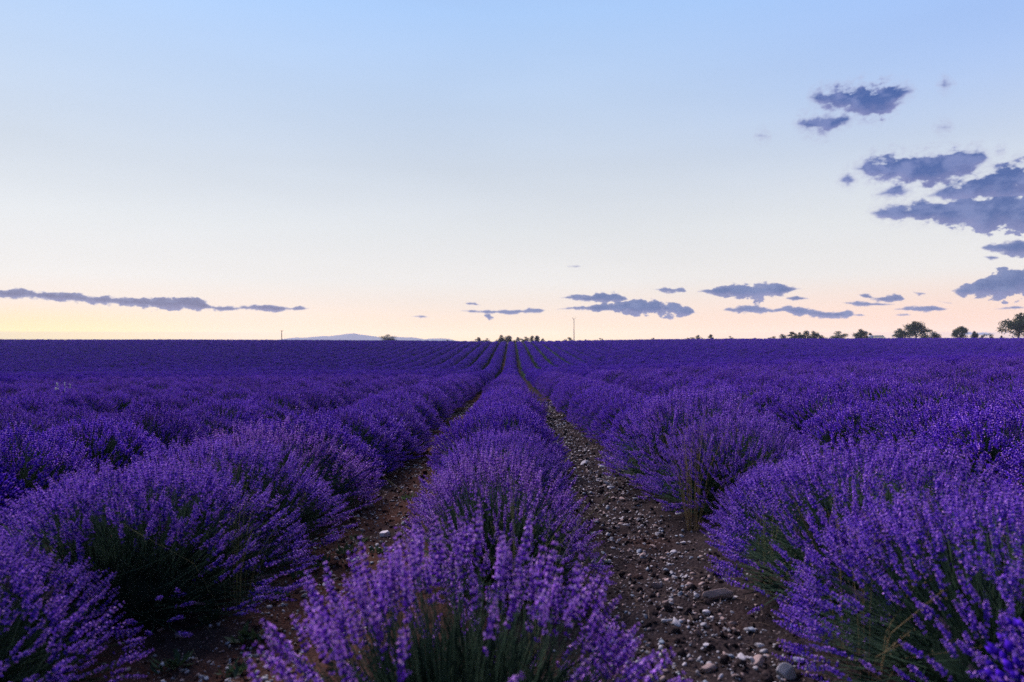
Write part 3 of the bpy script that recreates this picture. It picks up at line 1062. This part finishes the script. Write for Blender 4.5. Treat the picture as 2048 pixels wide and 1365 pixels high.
def rock(seed, level, rough=.32):
    """angular river stone: a sphere cut by a few random planes"""
    r = np.random.default_rng(seed)
    V, T = ico(level)
    for _ in range(9):
        n = r.normal(size=3); n /= np.linalg.norm(n)
        d = r.uniform(.42, .88)
        h = V @ n
        V = V - np.where(h > d, (h - d) * .98, 0)[:, None] * n
    V = V * (1 + rough * .25 * np.sin(V[:, [1, 2, 0]] * 3.1 + seed))
    V = V * [1, r.uniform(.65, .95), r.uniform(.4, .68)]
    return V, T


ROCKS = [[tri_mesh('stone', *rock(s, 2), [m], smooth=False) for s in range(5)] for m in STONE_MATS]
sr = np.random.default_rng(19)


def path_x(side, y):
    return ROW0 + side * ROWS * .5


cand = []
while len(cand) < 170:
    side = 1 if sr.random() < .66 else -1
    y_ = 1.9 + 6.5 * sr.random() ** 1.7
    x_ = path_x(side, y_) + sr.normal(.04 * side, .20)
    s_ = float(np.clip(sr.lognormal(math.log(.014), .40), .009, .034)) * (1 + .07 * y_)
    if side < 0: s_ *= .85
    if abs(x_) > .75 * y_ + .1: continue
    cand.append((x_, y_, s_, side))
TENS = ['', '', 'twenty', 'thirty', 'forty', 'fifty', 'sixty', 'seventy']
ORD2 = ['', ''] + [ORD[i] + ' ' for i in range(2, 20)]
for i in range(20, 80):
    ORD2.append((TENS[i // 10] + '-' + ORD[i % 10] if i % 10 else TENS[i // 10][:-1] + 'ieth') + ' ')
kinds = {0: 'pinkish brown', 1: 'grey', 2: 'pale', 3: 'blue-grey'}
kc = {}
for (x_, y_, s_, side) in sorted(cand, key=lambda c: c[1]):
    k = int(sr.choice(4, p=[.40, .30, .20, .10]))
    o = obj('stone', ROCKS[k][int(sr.integers(0, 5))])
    o.location = (x_, y_, float(soil_z(x_, y_)) + s_ * .12)
    o.rotation_euler = (sr.normal(0, .25), sr.normal(0, .25), sr.uniform(0, 6.28))
    o.scale = (s_ * sr.uniform(.9, 1.4), s_, s_)
    pth = 'stony right path' if side > 0 else 'reddish left path'
    kc[(k, side)] = c = kc.get((k, side), 0) + 1
    tag(o, 'small %s stone, %snearest of its colour on the %s' % (kinds[k], ORD2[c], pth), 'stone', 'stones on the %s' % pth)

special = [('large flat pinkish stone beside the right bush, widest stone on the path', 1443, 1187, .082, .030, .030, 0, 2),
           ('smooth round pale grey stone at the bottom edge of the right path', 1572, 1347, .036, .034, .030, 1, 9),
           ('bright white stone alone on the reddish left path', 767, 1068, .044, .036, .030, 2, 4),
           ('pale angular stone in the middle of the right path below the flat stone', 1412, 1226, .022, .018, .018, 2, 5)]
for lab, pxx, pyy, sx, sy, sz, k, sd in special:
    Y = EYE / ((pyy - 682) / F)
    for _ in range(6):
        X = (pxx - 1024) / F * Y
        Y = (EYE - float(soil_z(X, Y)) - sz * .5) / ((pyy - 682) / F)
    X = (pxx - 1024) / F * Y
    v, t_ = rock(sd, 3, .2)
    o = obj('stone', tri_mesh('stone', v, t_, [STONE_MATS[k]], smooth=True))
    o.location = (X, Y, float(soil_z(X, Y)) + sz * .35)
    o.scale = (sx, sy, sz / .5)
    tag(o, lab, 'stone')

# gravel: thousands of smaller pebbles on the paths
a = Acc()
pv = [rock(40 + s, 1, .3) for s in range(5)]
for side, n in ((1, 15000), (-1, 10000), (2, 1500), (-2, 1500)):
    y_ = 1.2 + 17 * sr.random(n) ** 1.9
    x_ = ROW0 + (side - .5 * np.sign(side)) * ROWS + sr.normal(0, .25, n)
    s_ = np.clip(sr.lognormal(math.log(.0046), .55, n), .0018, .016) * (1 + .07 * y_)
    z_ = soil_z(x_, y_) + s_ * .2
    Rm = frames(np.stack([sr.normal(0, .35, n), sr.normal(0, .35, n), np.ones(n)], 1), sr.uniform(0, 6, n))
    w = sr.integers(0, 5, n)
    mk = sr.choice(5, n, p=[.30, .26, .09, .07, .28])
    s_ = np.where(mk == 4, s_ * 1.7, s_)
    for i, (v, t_) in enumerate(pv):
        for k in range(5):
            s = (w == i) & (mk == k)
            a.many(v, t_, np.full(len(t_), k), Rm[s], np.stack([x_, y_, z_], 1)[s], s_[s])
tag(obj('gravel', a.mesh('gravel', STONE_MATS + [SOIL])), 'loose pebbles and gravel between the lavender rows', 'gravel', kind='stuff')

# dry stalk litter on the soil
a = Acc()
n = 900
side = sr.choice([-1, 1], n)
y_ = 1.5 + 9 * sr.random(n) ** 1.6
x_ = ROW0 + side * .5 * ROWS + sr.normal(0, .3, n)
ang = sr.uniform(0, PI, n); ln = sr.uniform(.02, .09, n)
p0 = np.stack([x_, y_, soil_z(x_, y_) + .006], 1)
dx = np.stack([np.cos(ang) * ln, np.sin(ang) * ln, sr.uniform(-.004, .012, n)], 1)
tubes(a, np.stack([p0, p0 + dx * .5 + [0, 0, .003], p0 + dx], 1), [.0013, .0012, .0007], 3, 0)
tag(obj('stalk_litter', a.mesh('stalk_litter', [plain('dead_stalk', (.16, .11, .07), .9, .3, 8)])), 'dead stalks scattered over the soil of the paths', 'litter', kind='stuff')


# ------------------------------------------------------------------ wild plants among the rows
def grass_tuft(name, seed, n, h, spread, m, heads=True):
    r = np.random.default_rng(seed)
    ph = r.uniform(0, 2 * PI, n); s = np.abs(r.normal(0, spread, n))
    root = np.stack([np.cos(ph) * .03, np.sin(ph) * .03, np.zeros(n)], 1)
    hh = h * r.uniform(.6, 1.05, n)
    tip = np.stack([np.cos(ph) * s * hh, np.sin(ph) * s * hh, hh], 1)
    midp = (root + tip) * .5 + np.stack([-np.cos(ph) * s * .08, -np.sin(ph) * s * .08, hh * .06], 1)
    a = Acc()
    tubes(a, np.stack([root, midp, tip], 1), [.0010, .0008, .0005], 3, 0)
    o_st = a.mesh('stalks', [m])
    b = None
    if heads:
        b = Acc()
        V, T = octa(.0020, .008)
        for k in range(10):
            f = r.uniform(.55, 1.04, n)[:, None]
            P = midp + (tip - midp) * f
            D = (tip - root) / np.linalg.norm(tip - root, axis=1, keepdims=True) + r.normal(0, .75, (n, 3))
            L = r.uniform(.4, 1.1, n)
            P2 = P + D * .030 * r.random((n, 1))
            b.many(V, T, np.zeros(8), frames(D, r.uniform(0, 6, n)), P2, L)
        b = b.mesh('seed_heads', [m])
    return o_st, b


def at_px(pxx, pyy, z):
    """ground point that shows at a pixel when lifted by z"""
    Y = 4.0
    for _ in range(12):
        X = (pxx - 1024) / F * Y
        Y = max(1.2, (EYE - float(ground_z(X, Y)) - z) / ((pyy - 682) / F))
    return (pxx - 1024) / F * Y, Y


tufts = [('straw-coloured dry grass between two right bushes, above the stony path', 1385, 850, .72, 44, .40, STRAW),
         ('dry feathery grass rising through the near right bush, nearest the right edge', 1815, 965, .68, 12, .40, STRAW),
         ('dry feathery grass in the top of the near right bush, left of the tallest seed heads', 1700, 985, .64, 12, .40, STRAW),
         ('tangle of brown dried grass low in the near right bush', 1730, 1110, .50, 14, .6, STRAW),
         ('upright green stalks at the edge of the right path before the big bush', 1530, 985, .52, 18, .34, STRAWGREEN),
         ('yellow-green weed heads in the left row, upper patch', 415, 920, .64, 16, .45, STRAWGREEN),
         ('yellow-green weed heads in the left row, lower patch', 470, 985, .60, 16, .5, STRAWGREEN),
         ('yellow-green weed in the top of the second centre bush', 1035, 985, .60, 20, .5, STRAWGREEN),
         ('dull yellow weed behind the nearest centre bush', 1060, 1080, .52, 16, .5, STRAWGREEN),
         ('faint straw-coloured grass on top of a bush in the left row far from the path', 600, 800, .66, 20, .5, STRAW)]
for i, (lab, pxx, pyy, h, n, sp, m) in enumerate(tufts):
    X, Y = at_px(pxx, pyy, h * .92)
    e = empty('wild_grass', (X, Y, float(ground_z(X, Y))))
    s1, s2 = grass_tuft('wild_grass', 200 + i, n, h, sp, m)
    tag(obj('stalks', s1, e), kind='stuff')
    tag(obj('seed_heads', s2, e), kind='stuff')
    tag(e, lab, 'wild grass', 'wild grasses among the lavender')


def weed_mesh(seed):
    r = np.random.default_rng(seed)
    a = Acc()
    n = 26
    ph = r.uniform(0, 2 * PI, n); el = r.uniform(.1, 1.1, n)
    D = np.stack([np.cos(ph) * np.cos(el), np.sin(ph) * np.cos(el), np.sin(el)], 1)
    V = np.array([[-.1, 0, 0], [.1, 0, 0], [.5, 0, .55], [-.5, 0, .55], [0, .12, 1.0]])
    T = np.array([[0, 1, 2], [0, 2, 3], [3, 2, 4]])
    L = r.uniform(.02, .06, n)
    a.many(V, T, np.zeros(3), frames(D, r.normal(0, .5, n)), np.stack([r.normal(0, .02, n), r.normal(0, .02, n), np.full(n, .004)], 1), np.stack([L * .35, L, L], 1))
    return a.mesh('weed', [WEED])


WM = [weed_mesh(s) for s in range(3)]
weeds = [(690, 1105), (640, 1130), (605, 1150), (720, 1070), (560, 1195), (505, 1270), (420, 1240), (760, 1100), (470, 1340), (1195, 1120), (1130, 1215), (345, 1325), (820, 990)]
weeds.sort(key=lambda w: -w[1])
nl_ = nr_ = 0
for i, (pxx, pyy) in enumerate(weeds):
    X, Y = at_px(pxx, pyy, 0.02)
    o = obj('weed', WM[i % 3])
    o.location = (X, Y, float(soil_z(X, Y)))
    o.rotation_euler = (0, 0, i * 1.3)
    s = 1.0 + .5 * ((i * 7) % 5) / 5
    o.scale = (s, s, s)
    if pxx < 1000:
        nl_ += 1
        tag(o, 'small dark green weed, %snearest the camera on the reddish left path' % ORD2[nl_], 'weed', 'weeds on the left path')
    else:
        nr_ += 1
        tag(o, 'small green weed at the right foot of the centre row, %snearest the camera' % ORD2[nr_], 'weed')

for i, (pxx, pyy, lab) in enumerate([(112, 772, 'white wildflower stalk in the left of the field, leftmost of three'), (128, 768, 'white wildflower stalk in the left of the field, tallest in the middle'),
                                     (138, 771, 'white wildflower stalk in the left of the field, rightmost of three')]):
    X, Y = at_px(pxx, pyy, .75)
    e = empty('white_wildflower', (X, Y, float(ground_z(X, Y))))
    e.scale = (.6, .6, .98)
    tag(e, lab, 'wildflower', 'white wildflowers above the left rows')
    a = Acc(); tubes(a, np.array([[[0, 0, 0], [.01, 0, .4], [.03, 0, .76 + .03 * i]]]), [.004, .004, .003], 4, 0)
    obj('stem', a.mesh('stem', [STEM]), e)
    a = Acc(); r = np.random.default_rng(i)
    V, T = octa(.012, .03)
    n = 12
    D = r.normal(0, 1, (n, 3)) + [0, 0, .8]
    a.many(V, T, np.zeros(8), frames(D, r.uniform(0, 6, n)), np.stack([.03 + r.normal(0, .012, n), r.normal(0, .012, n), .62 + .18 * r.random(n)], 1), r.uniform(.8, 1.5, n))
    obj('blossom', a.mesh('blossom', [WHITEPETAL]), e)


# ------------------------------------------------------------------ trees along the horizon
def tree(x0, x1, ytop, label, style='round', dist=230.0, leafmat=None, seed=0, group='trees along the horizon'):
    r = np.random.default_rng(1000 + seed)
    Y = dist
    X = ((x0 + x1) / 2 - 1024) / F * Y
    gz = float(ground_z(X, Y))
    H = (682 - ytop) / F * Y * 1.10 + EYE - gz
    Wd = (x1 - x0) / F * Y * 1.15
    e = empty('tree' if H > 2.6 else 'shrub', (X, Y, gz - .02))
    tag(e, label, 'tree' if H > 2.6 else 'shrub', group)
    # trunk and limbs
    a = Acc()
    lean = r.normal(0, .04)
    tr = np.array([[[0, 0, 0], [lean * H * .3, 0, H * .22], [lean * H * .6, .05, H * .45], [lean * H, 0, H * .80]]])
    tubes(a, tr, np.array([.055, .042, .030, .008]) * H * .55 + .02, 6, 0)
    clumps = []
    nl = {'round': 16, 'bushy': 14, 'upright': 9, 'sparse': 11, 'pine': 10}[style]
    for k in range(nl):
        ph = r.uniform(0, 2 * PI); f = r.uniform(.0, 1.0)
        if style == 'upright':
            c = np.array([math.cos(ph) * Wd * .22, math.sin(ph) * Wd * .2, H * (.30 + .62 * k / nl)]); s = np.array([Wd * .24, Wd * .24, H * .14])
        elif style == 'pine':
            zz = .34 + .56 * k / (nl - 1)
            w = Wd * .5 * (1.08 - zz) ** .6
            c = np.array([math.cos(ph) * w * .75, math.sin(ph) * w * .75, H * zz]); s = np.array([w * .55 + .1, w * .55 + .1, H * .075])
        elif style == 'sparse':
            c = np.array([r.uniform(-.42, .42) * Wd, r.uniform(-.3, .3) * Wd, H * r.uniform(.42, .9)]); s = np.array([Wd * .12, Wd * .12, H * .10])
        elif style == 'bushy':
            xx = r.uniform(-.42, .42)
            c = np.array([xx * Wd, r.uniform(-.3, .3) * Wd, H * (.22 + r.uniform(0, .62) * (1 - 1.0 * abs(xx)))]); s = np.array([Wd * .17, Wd * .17, H * .16])
        else:
            q = math.sqrt(f)
            c = np.array([math.cos(ph) * Wd * .36 * q, math.sin(ph) * Wd * .36 * q, H * (.56 + r.uniform(-.36, .31) * (1.05 - q * .45))]); s = np.array([Wd * .18, Wd * .18, H * .14])
        clumps.append((c, s * r.uniform(.75, 1.2)))
    clumps.append((np.array([lean * H, 0, H * .9]), np.array([Wd * .13, Wd * .13, H * .09])))
    for c, s in clumps:
        z0 = H * r.uniform(.16, .5)
        b0 = np.array([lean * z0, 0, z0])
        tubes(a, np.array([[b0, (b0 + c) / 2 + [0, 0, -.03 * H], c]]), np.array([.018, .012, .004]) * H * .7 + .008, 4, 0)
    obj('trunk', a.mesh('trunk', [BARK], smooth=True), e)
    # crown: leaf-sized faces in ragged clumps
    a = Acc()
    V = np.array([[-.5, 0, 0], [.5, 0, 0], [.42, .18, .62], [-.42, .18, .62], [0, .1, 1.05]])
    T = np.array([[0, 1, 2], [0, 2, 3], [3, 2, 4]])
    per = {'round': 230, 'bushy': 250, 'upright': 190, 'sparse': 150, 'pine': 230}[style]
    ls = .050 * max(H, 2.2) * (1.0 if style != 'sparse' else .8)
    for c, s in clumps:
        n = per
        d = r.normal(0, 1, (n, 3)); d /= np.linalg.norm(d, axis=1, keepdims=True)
        P = c + d * s * (r.random((n, 1)) ** .45) * r.uniform(.8, 1.35, (n, 1))
        P[:, 2] = np.where(P[:, 2] > H, H - (P[:, 2] - H) * .5, np.maximum(P[:, 2], .1 * H))
        D = d + r.normal(0, .6, (n, 3))
        L = ls * r.uniform(.5, 1.15, n)
        a.many(V, T, np.zeros(3), frames(D, r.uniform(0, 6, n)), P, np.stack([L * .62, L, L], 1))
    obj('crown', a.mesh('crown', [leafmat or TREELEAF]), e)
    return e


T = [
    (759, 793, 670, 'broad rounded tree standing alone in front of the blue hill', 'round', 230),
    (949, 964, 675, 'small thin tree, leftmost of the low trees above the centre rows', 'round', 250),
    (966, 982, 677, 'low scrubby tree just left of the big tree above the centre row', 'bushy', 250),
    (993, 1014, 671, 'tallest round tree above the centre row, left of its twin', 'round', 240),
    (1008, 1027, 672, 'round tree touching the tallest tree above the centre row', 'round', 244),
    (1027, 1045, 675, 'wide low tree right of the centre row end, left half of a clump', 'bushy', 240),
    (1041, 1060, 674, 'wide low tree right of the centre row end, right half of a clump', 'round', 244),
    (1060, 1069, 672, 'narrow upright tree beside a round tree, right of the low clump', 'upright', 245),
    (1067, 1081, 672, 'small round tree right of the narrow upright tree', 'round', 240),
    (1080, 1091, 677, 'ragged low shrub right of the small round tree', 'bushy', 240),
    (1130, 1147, 675, 'spreading shrub just left of the tall utility pole', 'bushy', 235),
    (1165, 1177, 679, 'tiny dark shrub first to the right of the tall utility pole', 'bushy', 240),
    (1196, 1206, 676, 'thin little tree second to the right of the tall utility pole', 'sparse', 240),
    (1266, 1277, 679, 'low dark dome-shaped shrub, left of the small umbrella-shaped tree', 'bushy', 240),
    (1302, 1313, 676, 'small umbrella-shaped tree alone on the skyline', 'round', 240),
    (1356, 1366, 679, 'low shrub at the left start of the thin hedge of saplings', 'bushy', 240),
    (1370, 1381, 676, 'first thin sapling of the ragged row, leftmost', 'sparse', 240),
    (1380, 1391, 675, 'second thin sapling of the ragged row', 'upright', 240),
    (1391, 1402, 671, 'tallest thin sapling of the ragged row', 'upright', 240),
    (1401, 1409, 676, 'last short sapling at the right end of the ragged row', 'sparse', 240),
    (1414, 1427, 670, 'pointed dark tree right of the ragged sapling row', 'pine', 235),
    (1451, 1468, 673, 'square dark shrub right of the pointed tree', 'bushy', 235),
    (1502, 1518, 676, 'low flat shrub left of the long tree group', 'bushy', 235),
    (1530, 1543, 676, 'low scrub at the left tip of the long tree group', 'bushy', 230),
    (1541, 1555, 673, 'leaning low shrub second in the long tree group', 'sparse', 230),
    (1556, 1575, 669, 'flat-topped tree in the left part of the long tree group', 'round', 230),
    (1574, 1596, 665, 'dense dark pointed tree in the long tree group', 'pine', 228),
    (1591, 1607, 666, 'dense dark round tree in the middle of the long tree group', 'bushy', 228),
    (1604, 1619, 663, 'tallest feathery tree of the long tree group', 'upright', 232),
    (1616, 1638, 664, 'round tree in the right part of the long tree group', 'round', 228),
    (1635, 1653, 671, 'low spreading tree at the right end of the long tree group', 'round', 230),
    (1662, 1694, 664, 'domed dark tree alone right of the long tree group', 'round', 225),
    (1708, 1734, 660, 'twin-topped tree left of the camper van', 'round', 225),
    (1733, 1745, 667, 'small leafy shrub touching the back of the camper van', 'bushy', 232),
    (1787, 1816, 659, 'round tree right of the camper van, left of the tall tree', 'round', 220),
    (1813, 1851, 646, 'tall dark peaked tree right of the camper van', 'round', 218),
    (1845, 1875, 661, 'lower tree sloping down right of the tall peaked tree', 'bushy', 220),
    (1907, 1935, 655, 'airy rounded tree standing alone between the tall group and right edge', 'round', 220),
    (1942, 1956, 664, 'small airy tree right of the airy rounded tree', 'round', 222),
    (1958, 1970, 671, 'thin bare shrub, left one of a pair near the right edge', 'sparse', 222),
    (1970, 1987, 668, 'thin bare shrub with forked branches, right one of the pair', 'sparse', 222),
    (1998, 2007, 672, 'tiny shrub at the foot of the big right-edge tree', 'bushy', 222),
    (2006, 2066, 631, 'biggest dark tree, cut by the right edge of the photo', 'round', 205),
]
for i, (x0, x1, yt, lab, sty, d) in enumerate(T):
    tree(x0, x1, yt, lab, sty, d, TREELEAF2 if 940 < x0 < 1100 else None, i)
for i, (x0, x1, yt) in enumerate([(876, 886, 681), (888, 899, 679.5), (899, 911, 680.5), (925, 932, 681.5)]):
    tree(x0, x1, yt, 'tiny far tree below the right foot of the blue hill, ' + ('leftmost of four', 'second from left', 'third from left', 'rightmost of four')[i], 'round', 420, None, 80 + i, 'far trees under the blue hill')

# ------------------------------------------------------------------ poles
CONC = plain('pole_concrete', (.30, .28, .25), .8, .2, 2)
WOOD = plain('pole_wood', (.12, .07, .045), .85, .3, 3)
CERAMIC = plain('insulator', (.35, .30, .26), .3, .1, 3)


def pole(pxx, ytop, dist, mname, m, arms, label, r0, r1):
    Y = dist; X = (pxx - 1024) / F * Y
    gz = float(ground_z(X, Y)); H = (682 - ytop) / F * Y + EYE - gz
    e = empty('utility_pole', (X, Y, gz))
    tag(e, label, 'utility pole')
    a = Acc(); tubes(a, np.array([[[0, 0, -.1], [0, 0, H * .5], [0, 0, H]]]), [r0, (r0 + r1) / 2, r1], 8, 0)
    a.add([[-r1, -r1, H], [r1, -r1, H], [r1, r1, H], [-r1, r1, H]], [[0, 1, 2], [0, 2, 3]], 0)
    obj('post', a.mesh('post', [m], smooth=True), e)
    for (dx, dz) in arms:
        a = Acc(); tubes(a, np.array([[[0, 0, H - .12], [dx, 0, H - .12 + dz]]]), [.05, .04], 6, 0)
        arm = obj('crossarm', a.mesh('crossarm', [m]), e)
        a = Acc(); tubes(a, np.array([[[dx, 0, H - .12 + dz], [dx, 0, H + .06 + dz], [dx, 0, H + .10 + dz], [dx, 0, H + .16 + dz]]]), [.03, .03, .08, .03], 7, 0)
        obj('insulator', a.mesh('insulator', [CERAMIC]), arm)


pole(1148, 638, 240, 'concrete', CONC, [(-.55, .55), (.55, .55), (-.3, -.0)], 'tall slim utility pole with a V-shaped head on the skyline', .16, .09)
pole(563.5, 661, 235, 'wood', WOOD, [(-.45, 0), (.45, 0)], 'short brown post with a crossbar left of the blue hill', .15, .11)

# ------------------------------------------------------------------ camper van
PAINT = plain('white_van_paint', (.80, .82, .85), .3, .04, 2)
BLACK = plain('black_rubber', (.02, .02, .02), .8, .2, 5)
METAL = plain('grey_metal', (.45, .45, .46), .4, .1, 5, metal=.7)
LAMP = plain('lamp_lens', (.6, .6, .62), .15, .05, 5)
REDL = plain('tail_lens', (.35, .02, .02), .2, .05, 5)
GLASS, gt = mat('window_glass')
gg = N(gt, 'ShaderNodeBsdfGlossy'); gg.inputs['Roughness'].default_value = .03
tt = N(gt, 'ShaderNodeBsdfTransparent'); tt.inputs[0].default_value = (.80, .84, .82, 1)
mx = N(gt, 'ShaderNodeMixShader'); mx.inputs[0].default_value = .07
go2 = N(gt, 'ShaderNodeOutputMaterial')
gt.links.new(tt.outputs[0], mx.inputs[1]); gt.links.new(gg.outputs[0], mx.inputs[2]); gt.links.new(mx.outputs[0], go2.inputs[0])


def prism(a, prof, y0, y1, mi=0):
    """convex side outline (x, z) extruded across y"""
    n = len(prof)
    V = [(x, y0, z) for x, z in prof] + [(x, y1, z) for x, z in prof]
    Tt = [(0, i, i + 1) for i in range(1, n - 1)] + [(n, n + i + 1, n + i) for i in range(1, n - 1)]
    for i in range(n):
        j = (i + 1) % n
        Tt += [(i, n + i, n + j), (i, n + j, j)]
    a.add(V, Tt, mi)


def make_van():
    Y = 214.0; X = (1754.5 - 1024) / F * Y
    gz = float(ground_z(X, Y))
    H = (682 - 670.8) / F * Y + EYE - gz
    e = empty('camper_van', (X, Y, gz))
    tag(e, 'pale camper van with see-through windows among the trees on the skyline', 'van')
    L, wy = 4.9, .92
    x0, x1 = -L / 2, L / 2
    zb, zw, zr = .32, H * .56, H * .87          # sill, window line, top of windows
    def part(name, fn, m, par=e):
        a = Acc(); fn(a)
        return obj(name, a.mesh(name, [m]), par)
    body = part('body', lambda a: prism(a, [(x0 + .06, zb), (x1 - .05, zb), (x1, zb + .25), (x1 - .02, zw - .12), (x1 - .10, zw), (x0, zw), (x0, zb + .2)], -wy, wy), PAINT)
    part('roof', lambda a: (prism(a, [(x0 + .04, zr), (x1 - .85, zr), (x1 - .98, H - .03), (x1 - 1.2, H), (x0 + .25, H), (x0 + .08, H - .06)], -wy + .04, wy - .04)), PAINT)
    bounds = [(x0 + .01, x0 + .75), (x0 + 1.45, x0 + 1.60), (x0 + 2.48, x0 + 2.62), (x0 + 3.40, x0 + 3.52)]
    for s in (-1, 1):
        ya, yb = (wy - .07, wy - .01) if s > 0 else (-wy + .01, -wy + .07)
        for (p0, p1) in bounds:
            part('pillar', lambda a: prism(a, [(p0, zw), (p1, zw), (p1, zr), (p0 + .02, zr)], ya, yb), PAINT)
        part('windscreen_pillar', lambda a: prism(a, [(x1 - .18, zw), (x1 - .10, zw), (x1 - .84, zr), (x1 - .93, zr)], ya, yb), PAINT)
        ym = (ya + yb) / 2
        for (p0, p1) in ((x0 + .752, x0 + 1.448), (x0 + 1.602, x0 + 2.478), (x0 + 2.622, x0 + 3.398)):
            part('window', lambda a: prism(a, [(p0, zw), (p1, zw), (p1, zr), (p0, zr)], ym - .004, ym + .004), GLASS)
        part('window', lambda a: prism(a, [(x0 + 3.522, zw), (x1 - .182, zw), (x1 - .932, zr), (x0 + 3.522, zr)], ym - .004, ym + .004), GLASS)
        for wx in (x0 + .95, x1 - .85):
            w = empty('wheel', (wx, s * (wy - .10), .32)); w.parent = e
            def tyre(a):
                an = np.linspace(0, 2 * PI, 17)
                P = np.stack([np.cos(an) * .25, 0 * an, np.sin(an) * .25], 1)[None]
                tubes(a, P, np.full(17, .085), 8, 0)
            part('tyre', tyre, BLACK, w)
            part('rim', lambda a: tubes(a, np.array([[[0, -.05, 0], [0, .05, 0]]]), [.19, .19], 14, 0) or a.add([[0, s * .052, 0]] + [[math.cos(k / 14 * 2 * PI) * .19, s * .05, math.sin(k / 14 * 2 * PI) * .19] for k in range(14)], [[0, 1 + k, 1 + (k + 1) % 14] for k in range(14)], 0), METAL, w)
        part('headlight', lambda a: prism(a, [(x1 - .06, zb + .42), (x1 + .012, zb + .42), (x1 + .004, zb + .64), (x1 - .06, zb + .64)], s * .68 - .13, s * .68 + .13), LAMP)
        part('tail_light', lambda a: prism(a, [(x0 - .012, zb + .4), (x0 + .05, zb + .4), (x0 + .05, zb + .75), (x0 - .012, zb + .75)], s * .78 - .08, s * .78 + .08), REDL)
    part('windscreen', lambda a: prism(a, [(x1 - .15, zw), (x1 - .14, zw), (x1 - .885, zr), (x1 - .895, zr)], -wy + .08, wy - .08), GLASS)
    part('rear_window', lambda a: prism(a, [(x0 + .03, zw), (x0 + .038, zw), (x0 + .058, zr), (x0 + .05, zr)], -wy + .08, wy - .08), GLASS)
    part('bumper', lambda a: prism(a, [(x1 - .08, zb - .06), (x1 + .07, zb - .04), (x1 + .07, zb + .12), (x1 - .02, zb + .14)], -wy + .03, wy - .03), METAL)
    part('bumper', lambda a: prism(a, [(x0 - .07, zb - .04), (x0 + .08, zb - .06), (x0 + .05, zb + .13), (x0 - .07, zb + .12)], -wy + .03, wy - .03), METAL)


make_van()

# ------------------------------------------------------------------ the evening air
HAZE = True
if HAZE:
    HZ, ht = mat('evening_air')
    pvn = N(ht, 'ShaderNodeVolumePrincipled')
    pvn.inputs['Color'].default_value = (.76, .87, 1.0, 1)
    pvn.inputs['Density'].default_value = HAZE_DENS
    pvn.inputs['Anisotropy'].default_value = 0.0
    ho = N(ht, 'ShaderNodeOutputMaterial')
    ht.links.new(pvn.outputs[0], ho.inputs['Volume'])
    lo = float(min(GZ.min(), HV[..., 2].min())) - 1.0
    hi = max(HAZE_TOP, float(max(HV[..., 2].max(), GZ.max(), 16)) + 3)
    a = Acc()
    B = [(x, y, z) for z in (lo, hi) for y in (-90, 4900) for x in (-4750, 4750)]
    a.add(B, [(0, 2, 3), (0, 3, 1), (4, 5, 7), (4, 7, 6), (0, 1, 5), (0, 5, 4), (2, 6, 7), (2, 7, 3), (0, 4, 6), (0, 6, 2), (1, 3, 7), (1, 7, 5)])
    tag(obj('haze', a.mesh('haze', [HZ])), 'thin blue evening haze over the far hills', 'haze', kind='stuff')
